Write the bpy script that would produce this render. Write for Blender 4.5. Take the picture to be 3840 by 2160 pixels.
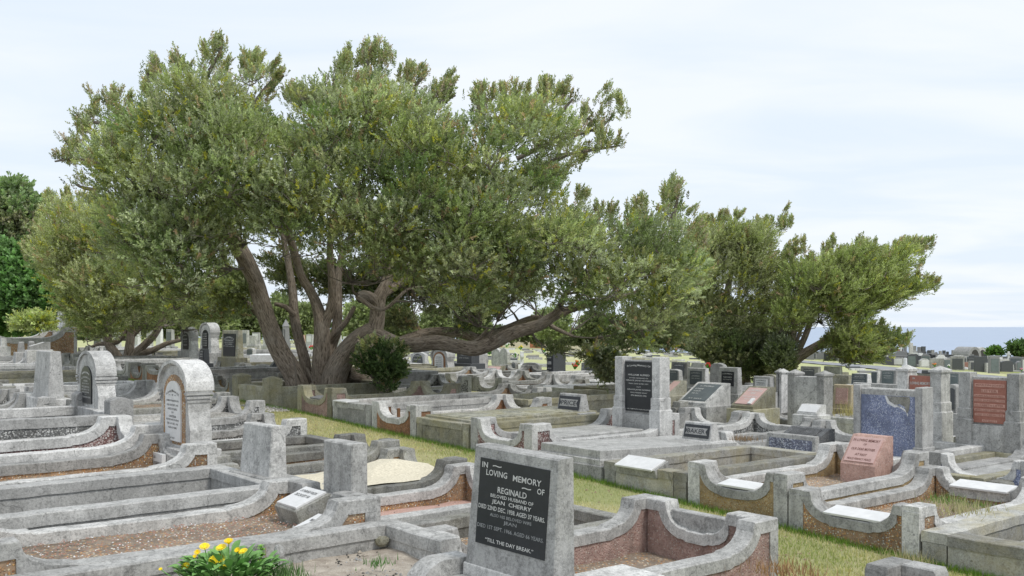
import bpy, math, random
import numpy as np
from math import sin, cos, pi, radians
from mathutils import Vector, Matrix
random.seed(7); rng = np.random.default_rng(11)
SC = bpy.context.scene
for o in list(bpy.data.objects): bpy.data.objects.remove(o)

# ---------------------------------------------------------------- camera, sky, sun, exposure
FP = 3617.0; EYE = 2.0; HZ = 1226.0            # focal length in photo pixels, eye height, horizon row
cam = bpy.data.cameras.new('camera'); camo = bpy.data.objects.new('camera', cam)
SC.collection.objects.link(camo); SC.camera = camo
camo.location = (0, 0, EYE); camo.rotation_euler = (pi/2, 0, 0)
cam.sensor_width = 36.0; cam.lens = FP/3840*36; cam.shift_y = (HZ-1080)/3840
cam.clip_start = 0.1; cam.clip_end = 400000
world = bpy.data.worlds.new('World'); SC.world = world; world.use_nodes = True
SUN_EL, SUN_AZ = radians(56), radians(128)
def build_world():
    nt = world.node_tree; nt.nodes.clear(); N = nt.nodes.new; L = nt.links.new
    out = N('ShaderNodeOutputWorld'); bg = N('ShaderNodeBackground'); bg.inputs[1].default_value = 0.1
    sky = N('ShaderNodeTexSky'); sky.sky_type = 'NISHITA'; sky.sun_disc = False
    sky.sun_elevation = SUN_EL; sky.sun_rotation = SUN_AZ; sky.altitude = 60; sky.dust_density = 2
    tc = N('ShaderNodeTexCoord'); sp = N('ShaderNodeSeparateXYZ'); L(tc.outputs['Generated'], sp.inputs[0])
    # clouds lie on a flat layer: divide the direction by its height
    ad = N('ShaderNodeMath'); ad.operation = 'ABSOLUTE'; L(sp.outputs[2], ad.inputs[0])
    a2 = N('ShaderNodeMath'); a2.operation = 'ADD'; L(ad.outputs[0], a2.inputs[0]); a2.inputs[1].default_value = 0.10
    dx = N('ShaderNodeMath'); dx.operation = 'DIVIDE'; L(sp.outputs[0], dx.inputs[0]); L(a2.outputs[0], dx.inputs[1])
    dy = N('ShaderNodeMath'); dy.operation = 'DIVIDE'; L(sp.outputs[1], dy.inputs[0]); L(a2.outputs[0], dy.inputs[1])
    cb = N('ShaderNodeCombineXYZ'); L(dx.outputs[0], cb.inputs[0]); L(dy.outputs[0], cb.inputs[1])
    mp = N('ShaderNodeMapping'); mp.inputs['Scale'].default_value = (0.55, 1.0, 1); mp.inputs['Rotation'].default_value = (0, 0, 0.5)
    L(cb.outputs[0], mp.inputs[0])
    n1 = N('ShaderNodeTexNoise'); n1.inputs['Scale'].default_value = 1.3; n1.inputs['Detail'].default_value = 6
    n1.inputs['Roughness'].default_value = 0.5; n1.inputs['Distortion'].default_value = 0.5; L(mp.outputs[0], n1.inputs[0])
    cr = N('ShaderNodeValToRGB'); L(n1.outputs[0], cr.inputs[0])
    e = cr.color_ramp.elements; e[0].position = 0.40; e[0].color = (6.3, 7.0, 7.8, 1); e[1].position = 0.60; e[1].color = (7.2, 7.58, 8.1, 1)
    mx = N('ShaderNodeMix'); mx.data_type = 'RGBA'; mx.inputs[0].default_value = 0.93
    L(sky.outputs[0], mx.inputs[6]); L(cr.outputs[0], mx.inputs[7]); L(mx.outputs[2], bg.inputs[0]); L(bg.outputs[0], out.inputs[0])
build_world()
sun = bpy.data.lights.new('sun', 'SUN'); sun.energy = 1.5; sun.angle = radians(10); sun.color = (1, .965, .91)
suno = bpy.data.objects.new('sun', sun); SC.collection.objects.link(suno)
suno.rotation_euler = (pi/2-SUN_EL, 0, pi-SUN_AZ)
SC.view_settings.view_transform = 'Standard'; SC.view_settings.look = 'None'
SC.view_settings.exposure = 0.42; SC.view_settings.gamma = 1; SC.view_settings.use_curve_mapping = False
SC.cycles.max_bounces = 8; SC.cycles.diffuse_bounces = 5; SC.cycles.transmission_bounces = 5

# ---------------------------------------------------------------- plan: u runs along the graves, v along the grass path
AN = radians(39); CA, SA = cos(AN), sin(AN)
def uv(u, v): return (CA*u-SA*v, SA*u+CA*v)
GT = [(-400,-9),(-60,-3.0),(-30,-1.4),(4,0),(9,.25),(15,.46),(25,.65),(36,.85),(78,1.3),(200,2.0),(900,4)]
def gzs(X, Y):
    X = np.asarray(X, float); Y = np.asarray(Y, float)
    u = CA*X+SA*Y; v = -SA*X+CA*Y
    g = np.interp(v, [a for a, b in GT], [b for a, b in GT])
    return EYE-(1.95-g+.033*np.maximum(u-7, 0))
def gz(X, Y): return float(gzs(X, Y))
def at(x, y, d): return Vector(((x-1920)/FP*d, d, EYE-(y-HZ)/FP*d))
def u_of(x, v):
    k = (x-1920)/FP; return v*(k*CA+SA)/(CA-k*SA)
def v_of(x, u):
    k = (x-1920)/FP; return u*(CA-k*SA)/(k*CA+SA)

# ---------------------------------------------------------------- objects
def link(o, parent=None):
    SC.collection.objects.link(o)
    if parent: o.parent = parent
    return o
def tag(o, label=None, cat=None, group=None, kind=None):
    if label: o['label'] = label
    if cat: o['category'] = cat
    if group: o['group'] = group
    if kind: o['kind'] = kind
    return o
def empty(name, loc, rz=0, **k):
    o = link(bpy.data.objects.new(name, None)); o.location = loc; o.rotation_euler = (0, 0, rz); o.empty_display_size = .1
    return tag(o, **k)
def mesh_obj(name, me, mat, parent=None, **k):
    o = link(bpy.data.objects.new(name, me), parent)
    if mat and not me.materials: me.materials.append(mat)
    return tag(o, **k)
def mk(name, V, Fc, mat, parent=None, smooth=False, **k):
    me = bpy.data.meshes.new(name); me.from_pydata([tuple(p) for p in V], [], Fc); me.update()
    if smooth: me.shade_smooth()
    return mesh_obj(name, me, mat, parent, **k)
class MB:
    def __init__(s): s.v = []; s.f = []
    def add(s, V, Fc):
        b = len(s.v); s.v += [tuple(p) for p in V]; s.f += [tuple(i+b for i in f) for f in Fc]; return s
    def box(s, x0, x1, y0, y1, z0, z1, tx=0, ty=0, c=.008):
        """box with small worn top chamfer; tx, ty taper the top"""
        c = min(c, (x1-x0)/5, (y1-y0)/5, (z1-z0)/4)
        V = [(x0,y0,z0),(x1,y0,z0),(x1,y1,z0),(x0,y1,z0)]
        a0, a1, b0, b1 = x0+tx, x1-tx, y0+ty, y1-ty
        V += [(a0,b0,z1-c),(a1,b0,z1-c),(a1,b1,z1-c),(a0,b1,z1-c),(a0+c,b0+c,z1),(a1-c,b0+c,z1),(a1-c,b1-c,z1),(a0+c,b1-c,z1)]
        s.add(V, [(3,2,1,0),(0,1,5,4),(1,2,6,5),(2,3,7,6),(3,0,4,7),(4,5,9,8),(5,6,10,9),(6,7,11,10),(7,4,8,11),(8,9,10,11)]); return s
    def prism(s, prof, y0, y1, axis='x'):
        """closed profile [(a,z)] extruded; axis x: a is x and the run is y; axis y: a is y and the run is x"""
        n = len(prof)
        f = (lambda a, z, q: (a, q, z)) if axis == 'x' else (lambda a, z, q: (q, a, z))
        V = [f(a, z, y0) for a, z in prof]+[f(a, z, y1) for a, z in prof]
        Fc = [tuple(range(n)), tuple(range(2*n-1, n-1, -1))]+[(i, i+n, (i+1) % n+n, (i+1) % n) for i in range(n)]
        s.add(V, Fc); return s
    def build(s, name, mat, parent=None, smooth=False, **k): return mk(name, s.v, s.f, mat, parent, smooth, **k)

# ---------------------------------------------------------------- materials
def newmat(name):
    m = bpy.data.materials.new(name); m.use_nodes = True; nt = m.node_tree
    b = nt.nodes['Principled BSDF']; b.inputs['Roughness'].default_value = .85; b.inputs['Specular IOR Level'].default_value = .25
    return m, nt, b
def noise(nt, scale, detail=4, rough=.55, vec=None, mscale=None, dist=0):
    n = nt.nodes.new('ShaderNodeTexNoise'); n.inputs['Scale'].default_value = scale; n.inputs['Detail'].default_value = detail
    n.inputs['Roughness'].default_value = rough; n.inputs['Distortion'].default_value = dist
    if mscale:
        mp = nt.nodes.new('ShaderNodeMapping'); mp.inputs['Scale'].default_value = mscale; nt.links.new(vec, mp.inputs[0]); vec = mp.outputs[0]
    if vec: nt.links.new(vec, n.inputs['Vector'])
    return n.outputs[0]
def ramp(nt, src, stops):
    r = nt.nodes.new('ShaderNodeValToRGB'); nt.links.new(src, r.inputs[0]); e = r.color_ramp.elements
    while len(e) < len(stops): e.new(.5)
    for k, (p, c) in enumerate(stops):
        e[k].position = p; e[k].color = (c, c, c, 1) if isinstance(c, (int, float)) else (*c, 1)
    return r.outputs[0]
def mixc(nt, fac, a, b, mode='MIX'):
    m = nt.nodes.new('ShaderNodeMix'); m.data_type = 'RGBA'; m.blend_type = mode
    for i, s in ((0, fac), (6, a), (7, b)):
        if isinstance(s, (int, float)): m.inputs[i].default_value = s
        elif isinstance(s, tuple): m.inputs[i].default_value = (*s, 1)
        else: nt.links.new(s, m.inputs[i])
    return m.outputs[2]
def mul(nt, a, b):
    m = nt.nodes.new('ShaderNodeMath'); m.operation = 'MULTIPLY'; nt.links.new(a, m.inputs[0])
    if isinstance(b, (int, float)): m.inputs[1].default_value = b
    else: nt.links.new(b, m.inputs[1])
    return m.outputs[0]
def bump(nt, b, h, s=.3, d=.01):
    bp = nt.nodes.new('ShaderNodeBump'); bp.inputs['Strength'].default_value = s; bp.inputs['Distance'].default_value = d
    nt.links.new(h, bp.inputs['Height']); nt.links.new(bp.outputs[0], b.inputs['Normal'])
def pos(nt): return nt.nodes.new('ShaderNodeNewGeometry').outputs['Position']
def rand(nt): return nt.nodes.new('ShaderNodeObjectInfo').outputs['Random']

def concrete(name, light, dark, stain=(.10,.10,.10), sa=.5, moss=None, ma=0., rnd=.42, crack=True):
    m, nt, b = newmat(name); P = pos(nt)
    big = noise(nt, 1.7, 6, .62, P); fine = noise(nt, 55, 6, .75, P); mid = noise(nt, 8, 8, .74, P)
    c = mixc(nt, ramp(nt, big, [(.36, 0), (.62, 1)]), dark, light)
    c = mixc(nt, mul(nt, ramp(nt, mid, [(.44, 0), (.66, 1)]), .5), c, tuple(min(1, x*1.26) for x in light))
    st = noise(nt, 1, 6, .7, P, (8, 8, 1.3))
    c = mixc(nt, mul(nt, ramp(nt, st, [(.47, 0), (.70, 1)]), sa*.95), c, stain)
    sp = noise(nt, 7, 10, .86, P)
    c = mixc(nt, mul(nt, ramp(nt, sp, [(.50, 0), (.60, 1)]), sa*1.15), c, stain)
    c = mixc(nt, mul(nt, ramp(nt, fine, [(.36, 1), (.52, 0)]), .5), c, tuple(x*.7 for x in stain))
    fb = noise(nt, 120, 3, .7, P); c = mixc(nt, mul(nt, ramp(nt, fb, [(.52, 0), (.68, 1)]), .35), c, (.72, .72, .69))
    vo = nt.nodes.new('ShaderNodeTexVoronoi'); vo.inputs['Scale'].default_value = 21; nt.links.new(P, vo.inputs['Vector'])
    c = mixc(nt, mul(nt, mul(nt, ramp(nt, vo.outputs['Distance'], [(.12, 1), (.26, 0)]), ramp(nt, noise(nt, 3.3, 3, .6, P), [(.52, 0), (.62, 1)])), .55), c, (.10, .10, .09))
    li = noise(nt, 19, 6, .75, P)
    c = mixc(nt, mul(nt, ramp(nt, li, [(.60, 0), (.66, 1)]), .5), c, (.66, .67, .62))
    if moss:
        mo = noise(nt, 2.6, 6, .7, P, dist=.5); c = mixc(nt, mul(nt, ramp(nt, mo, [(.42, 0), (.66, 1)]), ma), c, moss)
    if crack:
        v = nt.nodes.new('ShaderNodeTexVoronoi'); v.feature = 'DISTANCE_TO_EDGE'; v.inputs['Scale'].default_value = .62
        dn = nt.nodes.new('ShaderNodeTexNoise'); dn.inputs['Scale'].default_value = 5; nt.links.new(P, dn.inputs['Vector'])
        ad = nt.nodes.new('ShaderNodeVectorMath'); ad.operation = 'MULTIPLY_ADD'; nt.links.new(dn.outputs['Color'], ad.inputs[0])
        ad.inputs[1].default_value = (.22, .22, .22); nt.links.new(P, ad.inputs[2]); nt.links.new(ad.outputs[0], v.inputs['Vector'])
        c = mixc(nt, mul(nt, ramp(nt, v.outputs['Distance'], [(.0, 1), (.0022, 0)]), .45), c, (.07, .07, .065))
    r = rand(nt); c = mixc(nt, 1.0, c, ramp(nt, r, [(0, 1-rnd), (1, 1+rnd*.35)]), 'MULTIPLY')
    nt.links.new(c, b.inputs['Base Color']); bump(nt, b, mixc(nt, .5, fine, mid), .8, .014); return m
def pebbles(name, mortar, cols, scale=62, thr=.62, wet=.5):
    """mortar face with pebbles of several colours set in it"""
    m, nt, b = newmat(name); P = pos(nt)
    v = nt.nodes.new('ShaderNodeTexVoronoi'); v.inputs['Scale'].default_value = scale; nt.links.new(P, v.inputs['Vector'])
    sep = nt.nodes.new('ShaderNodeSeparateColor'); nt.links.new(v.outputs['Color'], sep.inputs[0])
    stops = [(i/len(cols), c) for i, c in enumerate(cols)]
    pc = ramp(nt, sep.outputs[0], stops); nt.nodes[-1].color_ramp.interpolation = 'CONSTANT'
    inside = ramp(nt, v.outputs['Distance'], [(thr*.55, 1), (thr*.8, 0)])
    patch = ramp(nt, noise(nt, 5, 5, .6, P), [(.30, .0), (.5, 1)])
    big = ramp(nt, noise(nt, 1.5, 5, .6, P), [(.35, .6), (.7, 1.12)])
    base = mixc(nt, ramp(nt, noise(nt, 12, 6, .7, P), [(.3, 0), (.7, 1)]), tuple(x*.6 for x in mortar), mortar)
    c = mixc(nt, mul(nt, inside, patch), base, pc); c = mixc(nt, 1.0, c, big, 'MULTIPLY')
    st = noise(nt, 1, 5, .6, P, (6, 6, .8)); c = mixc(nt, mul(nt, ramp(nt, st, [(.55, 0), (.75, 1)]), wet), c, (.07, .065, .05))
    nt.links.new(c, b.inputs['Base Color']); bump(nt, b, inside, .7, .006); return m
def plainm(name, c, rough=.5, c2=None, sc=14, spec=.3, speck=0):
    m, nt, b = newmat(name); P = pos(nt)
    cc = mixc(nt, ramp(nt, noise(nt, sc, 6, .65, P, dist=.3), [(.3, 0), (.7, 1)]), c2 or tuple(x*.72 for x in c), c)
    if speck: cc = mixc(nt, mul(nt, ramp(nt, noise(nt, 90, 3, .7, P), [(.55, 0), (.7, 1)]), speck), cc, tuple(min(1, x*2.2+.05) for x in c))
    nt.links.new(cc, b.inputs['Base Color']); b.inputs['Roughness'].default_value = rough; b.inputs['Specular IOR Level'].default_value = spec
    return m
M = {}
M['con'] = concrete('weathered concrete', (.62,.612,.585), (.42,.415,.395), (.16,.158,.15), .55)
M['con_l'] = concrete('pale lichened concrete', (.68,.672,.648), (.50,.495,.475), (.22,.218,.21), .52)
M['con_d'] = concrete('dark damp concrete', (.36,.355,.33), (.22,.218,.20), (.09,.09,.085), .6, (.22,.20,.10), .25)
M['con_o'] = concrete('mossy olive concrete', (.46,.44,.35), (.30,.29,.22), (.12,.115,.085), .5, (.34,.30,.14), .55)
M['con_y'] = concrete('ochre stained concrete', (.47,.465,.43), (.32,.32,.29), (.14,.135,.12), .45, (.48,.40,.16), .35)
M['slab'] = concrete('smooth grey slab', (.50,.495,.475), (.37,.366,.35), (.18,.178,.17), .45, rnd=.15)
M['sandst'] = concrete('sandstone', (.50,.42,.27), (.40,.33,.21), (.25,.2,.13), .3, crack=False)
M['white_st'] = concrete('white marble stone', (.82,.82,.82), (.70,.70,.70), (.5,.5,.5), .25, rnd=.06, crack=False)
M['rockface'] = concrete('rock faced dark stone', (.16,.165,.17), (.08,.08,.085), (.04,.04,.04), .5, crack=False)
BR = [(.42,.22,.09), (.30,.13,.05), (.55,.42,.28), (.36,.20,.08), (.20,.09,.04), (.46,.27,.10), (.62,.55,.45)]
M['peb_b'] = pebbles('brown pebble dash', (.46,.32,.21), [tuple(min(.8,x*1.65) for x in c) for c in BR])
M['peb_g'] = pebbles('gold pebble dash', (.50,.38,.22), [(.50,.33,.12), (.40,.23,.08), (.60,.48,.30), (.33,.20,.08), (.5,.36,.18)])
M['peb_r'] = pebbles('rust red pebble dash', (.42,.24,.14), [(.50,.23,.11), (.26,.09,.04), (.50,.33,.22), (.33,.14,.06), (.42,.22,.1)])
M['peb_p'] = pebbles('pink mortar pebble dash', (.52,.37,.32), [(.40,.25,.22), (.32,.20,.18), (.58,.48,.42), (.36,.22,.19), (.42,.26,.2)], wet=.45)
M['peb_w'] = pebbles('pink and white chip dash', (.30,.18,.165), [(.72,.66,.62), (.45,.30,.28), (.80,.76,.72), (.30,.17,.16), (.62,.5,.47)], 55, .8)
M['peb_s'] = pebbles('grey and white chip dash', (.22,.22,.21), [(.62,.62,.60), (.25,.25,.25), (.75,.75,.72), (.16,.16,.16), (.45,.45,.44)], 55, .8)
M['peb_u'] = pebbles('blue grey chip dash', (.20,.21,.27), [(.40,.43,.52), (.55,.58,.66), (.22,.24,.31), (.70,.72,.78), (.30,.33,.42)], 58, .8)
M['blue'] = pebbles('blue glitter render', (.27,.31,.45), [(.30,.34,.52), (.46,.51,.68), (.24,.28,.44), (.62,.66,.78), (.34,.39,.56)], 95, .9, .1)
M['soil'] = pebbles('gravelly brown soil', (.36,.29,.225), [tuple(min(.8,x*1.5) for x in c) for c in BR], 40, .5)
M['soil_d'] = plainm('dark humus', (.10,.095,.085), .95, (.03,.03,.027), 22)
M['dirt'] = plainm('dry sandy earth', (.46,.41,.34), .95, (.23,.19,.155), 9, speck=.3)
M['sand'] = plainm('pale shell sand', (.76,.70,.55), .95, (.50,.45,.34), 42)
M['chips'] = pebbles('white stone chips', (.40,.38,.34), [(.72,.70,.66), (.55,.52,.47), (.8,.78,.74), (.42,.4,.36)], 45, .8)
M['moss_top'] = concrete('lichen covered slab', (.50,.49,.40), (.27,.27,.23), (.08,.08,.07), .9, (.42,.38,.18), .4)
M['black'] = plainm('black granite plaque', (.030,.033,.037), .32, (.022,.024,.027), 20, .45)
M['grey_pl'] = plainm('dark slate plaque', (.13,.15,.155), .45, (.09,.105,.11), 6)
M['green_pl'] = plainm('grey green slate plaque', (.17,.20,.20), .4, (.12,.145,.145), 6)
M['white_pl'] = plainm('white marble plaque', (.76,.76,.75), .5, (.62,.62,.61), 9, speck=0)
M['pink_pl'] = plainm('pink stone plaque', (.58,.40,.36), .55, (.50,.33,.30), 8, speck=.15)
M['red_pl'] = plainm('red granite plaque', (.38,.17,.125), .5, (.30,.125,.09), 20, speck=.1)
M['pale_red'] = plainm('pale red lettering band', (.62,.36,.29), .6)
M['grey_gr'] = plainm('grey granite', (.24,.24,.245), .5, (.18,.18,.185), 30, speck=.3)
M['char_gr'] = plainm('charcoal granite', (.10,.105,.11), .4, (.07,.073,.078), 30, speck=.2)
M['tan_gr'] = plainm('brown granite', (.36,.20,.15), .5, (.28,.15,.11), 30, speck=.3)
M['pinkgr'] = concrete('pink rough granite', (.56,.37,.31), (.45,.28,.23), (.28,.15,.12), .35, crack=False, rnd=.05)
M['let_w'] = plainm('pale lettering', (.66,.66,.63), .6, (.5,.5,.48), 30)
M['let_g'] = plainm('faded grey lettering', (.33,.34,.34), .6)
M['let_k'] = plainm('black lead lettering', (.10,.10,.10), .5)
M['let_b'] = plainm('brown lettering', (.24,.12,.10), .6)
M['asph'] = plainm('asphalt', (.30,.305,.32), .9, (.24,.245,.26), 3)
M['brick'] = plainm('orange brick', (.42,.18,.10), .9)
M['cream'] = plainm('cream render', (.70,.64,.52), .9)
M['wood'] = plainm('rusty iron', (.20,.10,.05), .9)
M['bud'] = plainm('withered bud', (.33,.24,.16), .9)
M['seed'] = plainm('dry straw', (.45,.37,.2), .9)
def grassm(name, g1, g2, dry, scale=1.2, dr=(.45,.66)):
    m, nt, b = newmat(name); P = pos(nt)
    c = mixc(nt, ramp(nt, noise(nt, 26, 6, .7, P), [(.3, 0), (.7, 1)]), g1, g2)
    c = mixc(nt, ramp(nt, noise(nt, scale, 6, .62, P, dist=.5), [(dr[0], 0), (dr[1], 1)]), c, dry)
    c = mixc(nt, mul(nt, ramp(nt, noise(nt, 70, 4, .7, P), [(.5, 0), (.75, 1)]), .4), c, tuple(x*.45 for x in g1))
    nt.links.new(c, b.inputs['Base Color']); bump(nt, b, noise(nt, 60, 5, .7, P), .8, .03); return m
M['ground'] = grassm('grass and worn earth', (.21,.25,.075), (.31,.34,.12), (.47,.41,.24), .5, (.46,.7))
M['lawn'] = grassm('mown lawn', (.30,.33,.13), (.40,.41,.19), (.60,.53,.32), .9, (.40,.72))
M['far_lawn'] = grassm('pale far lawn', (.40,.44,.19), (.49,.51,.26), (.60,.55,.33), .12, (.42,.75))  # paler, yellower grass colour for the distant lawn and verge
def waterm():
    m, nt, b = newmat('sea water'); P = pos(nt)
    c = mixc(nt, ramp(nt, noise(nt, .02, 5, .6, P, (.25, 1, 1)), [(.3, 0), (.7, 1)]), (.29,.36,.47), (.35,.42,.53))
    nt.links.new(c, b.inputs['Base Color']); b.inputs['Roughness'].default_value = .45; b.inputs['Specular IOR Level'].default_value = .5
    bump(nt, b, noise(nt, .12, 4, .6, P, (.3, 1, 1)), .6, 1.0); return m
M['sea'] = waterm()
def barkm():
    m, nt, b = newmat('furrowed bark')
    u = nt.nodes.new('ShaderNodeUVMap').outputs[0]
    r = noise(nt, 1, 6, .65, u, (10, 4.5, 1), dist=1.8); f = noise(nt, 1, 6, .75, u, (34, 16, 1), dist=1.0); P = pos(nt)
    c = ramp(nt, r, [(.34, (.09,.07,.053)), (.48, (.27,.22,.17)), (.66, (.47,.40,.33))])
    c = mixc(nt, mul(nt, ramp(nt, noise(nt, 3, 5, .6, P), [(.5, 0), (.72, 1)]), .5), c, (.34,.31,.27))
    nt.links.new(c, b.inputs['Base Color']); bump(nt, b, mixc(nt, .35, r, f), 1.0, .05); b.inputs['Roughness'].default_value = .95
    return m
M['bark'] = barkm()
M['twig'] = plainm('grey twig bark', (.23,.20,.17), .95, (.13,.11,.09), 12)
def leafm(name, tr=.3, rough=.5):
    m, nt, b = newmat(name); a = nt.nodes.new('ShaderNodeVertexColor'); a.layer_name = 'tint'
    nt.links.new(a.outputs[0], b.inputs['Base Color']); b.inputs['Roughness'].default_value = rough; b.inputs['Specular IOR Level'].default_value = .35
    t = nt.nodes.new('ShaderNodeBsdfTranslucent'); nt.links.new(mixc(nt, 1.0, a.outputs[0], (1.0, 1.15, .6), 'MULTIPLY'), t.inputs[0])
    mx = nt.nodes.new('ShaderNodeMixShader'); mx.inputs[0].default_value = tr
    out = nt.nodes['Material Output']; nt.links.new(b.outputs[0], mx.inputs[1]); nt.links.new(t.outputs[0], mx.inputs[2]); nt.links.new(mx.outputs[0], out.inputs[0])
    return m
M['leaf'] = leafm('evergreen leaves', .42); M['blade'] = leafm('grass blades', .35, .7); M['petal'] = leafm('yellow petals', .2, .6)
# ================================================================ SETTING
def terrain():
    xs = np.concatenate([np.linspace(-260, -45, 22), np.linspace(-42, 42, 113), np.linspace(45, 420, 40)])
    ys = np.concatenate([np.linspace(-14, 44, 78), np.linspace(46, 235, 70)])
    X, Y = np.meshgrid(xs, ys); Z = gzs(X, Y)
    Z += .02*np.sin(X*1.7+Y*.6)*np.cos(Y*1.3-X*.4)
    edge = np.clip((Y-(168+.25*X))/35, 0, 1); right = np.clip((X-6)/25, 0, 1)
    Z = Z-edge**1.5*75*np.maximum(right, 0)-np.clip((Y-205)/30, 0, 1)**1.5*75
    ny, nx = X.shape; V = np.stack([X, Y, Z], -1).reshape(-1, 3)
    i = np.arange(ny*nx).reshape(ny, nx); Fq = np.stack([i[:-1,:-1], i[:-1,1:], i[1:,1:], i[1:,:-1]], -1).reshape(-1, 4)
    o = mk('ground', V.tolist(), Fq.tolist(), M['ground'], smooth=True, kind='structure')
terrain()
def sheet(name, pts_fn, us, vs, mat, dz, **k):
    V = []; n = len(vs)
    for u in us:
        for v in vs:
            X, Y = pts_fn(u, v); V.append((X, Y, gz(X, Y)+.02*sin(X*1.7+Y*.6)*cos(Y*1.3-X*.4)+dz))
    Fq = [(i*n+j, (i+1)*n+j, (i+1)*n+j+1, i*n+j+1) for i in range(len(us)-1) for j in range(n-1)]
    return mk(name, V, Fq, mat, smooth=True, **k)
sheet('grass_path', uv, np.linspace(5.85, 7.7, 9), np.linspace(-6, 36, 140), M['lawn'], .03, kind='structure')
sheet('lawn', lambda u, v: (u, v), np.concatenate([np.linspace(-34, 23.5, 30)]), np.linspace(40, 176, 90), M['far_lawn'], .05, kind='structure')
sheet('road', lambda u, v: (u, v), np.linspace(24.2, 28.6, 4), np.linspace(44, 185, 90), M['asph'], .07, kind='structure')
sheet('verge', lambda u, v: (u, v), np.linspace(28.9, 32.0, 4), np.linspace(44, 165, 80), M['far_lawn'], .06, kind='structure')
mk('sea', [(-250000, 170, -58), (250000, 170, -58), (250000, 300000, -58), (-250000, 300000, -58)], [(0, 1, 2, 3)], M['sea'], kind='structure')

def blades(name, n, region, hmin, hmax, tint_fn, dz=.02, w=.004, kind='stuff', parent=None, **k):
    X, Y = region(n); n = len(X); Z = gzs(X, Y)+dz
    h = rng.uniform(hmin, hmax, n); a = rng.uniform(0, 2*pi, n); l = rng.uniform(.1, .7, n)*h; b = a+rng.uniform(-.8, .8, n)+pi/2
    P0 = np.stack([X-w*np.cos(a), Y-w*np.sin(a), Z], -1); P1 = np.stack([X+w*np.cos(a), Y+w*np.sin(a), Z], -1)
    P2 = np.stack([X+l*np.cos(b), Y+l*np.sin(b), Z+h], -1); V = np.stack([P0, P1, P2], 1).reshape(-1, 3)
    return fastmesh(name, V, np.arange(n*3).reshape(-1, 3), np.repeat(tint_fn(X, Y), 3, 0), M['blade'], parent, kind=kind, **k)
def fastmesh(name, V, Fc, T, mat, parent=None, **k):
    me = bpy.data.meshes.new(name); nf, c = Fc.shape
    me.vertices.add(len(V)); me.vertices.foreach_set('co', np.ascontiguousarray(V, np.float32).ravel())
    me.loops.add(nf*c); me.loops.foreach_set('vertex_index', Fc.astype(np.int32).ravel())
    me.polygons.add(nf); me.polygons.foreach_set('loop_start', np.arange(0, nf*c, c, dtype=np.int32)); me.polygons.foreach_set('loop_total', np.full(nf, c, np.int32))
    at_ = me.color_attributes.new('tint', 'FLOAT_COLOR', 'POINT')
    at_.data.foreach_set('color', np.concatenate([T, np.ones((len(T), 1))], 1).astype(np.float32).ravel())
    me.update(calc_edges=True); return mesh_obj(name, me, mat, parent, **k)
def vnoise(X, Y, s, seed=0):
    r = np.random.default_rng(seed); t = 0
    for k in range(5):
        a = r.uniform(0, 2*pi); f = s*(1.6**k); t = t+np.sin(X*cos(a)*f+Y*sin(a)*f+r.uniform(0, 6))/(1.25**k)
    return t/2.6
def path_region(n):
    v = 3+(33)*rng.random(n)**1.7-1.5; u = rng.uniform(5.93, 7.6, n); return uv(u, v)
def gtint(X, Y):
    t = vnoise(X, Y, 1.6, 3)[:, None]+rng.normal(0, .45, (len(X), 1)); t = np.clip(t*.6+.86, 0, 1)
    g = np.array([.26, .33, .09]); y = np.array([.66, .58, .33]); return (g*(1-t)+y*t)*rng.uniform(.75, 1.25, (len(X), 1))
blades('path_grass', 90000, path_region, .015, .045, gtint, .035)
def edge_region(n):
    v = 2.5+30*rng.random(n)**1.6; s = rng.random(n) < .6
    u = np.where(s, 7.57-np.abs(rng.normal(0, .05, n)), 5.94+np.abs(rng.normal(0, .05, n))); return uv(u, v)
blades('edge_grass', 26000, edge_region, .03, .085, lambda X, Y: np.array([[.17, .28, .045]])*rng.uniform(.7, 1.5, (len(X), 1)), .03)

# ================================================================ KERB SURROUNDS
def densify(pr, step=.15, j=.003):
    out = []
    for (a, z), (b, w) in zip(pr, pr[1:]):
        n = max(1, int(abs(b-a)/step))
        for k in range(n): out.append((a+(b-a)*k/n, z+(w-z)*k/n+random.uniform(-j, j)))
    out.append(pr[-1]); return out
def curve_prof(L, hk, hp, p, c, n=6, q=None):
    """flat post top, a concave sweep down to the kerb, and the same mirrored at the far end"""
    q = q if q is not None else p
    def side(p):
        r = [(0, hp), (p, hp), (p+.012, hp-.03)]
        for k in range(1, n+1):
            t = k/n*pi/2; r.append((p+.012+(c-.012)*(1-cos(t)), hp-.03-(hp-.03-hk-.012)*sin(t)))
        return r+[(p+c+.02, hk)]
    return side(p)+[(L-s, z) for s, z in reversed(side(q))]
def step_prof(L, hk, hp, p): 
    m = (hk+hp)/2; return [(0, hp), (p, hp), (p+.01, m), (p*1.6, m), (p*1.6+.01, hk), (L-p*1.6-.01, hk), (L-p*1.6, m), (L-p-.01, m), (L-p, hp), (L, hp)]
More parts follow.
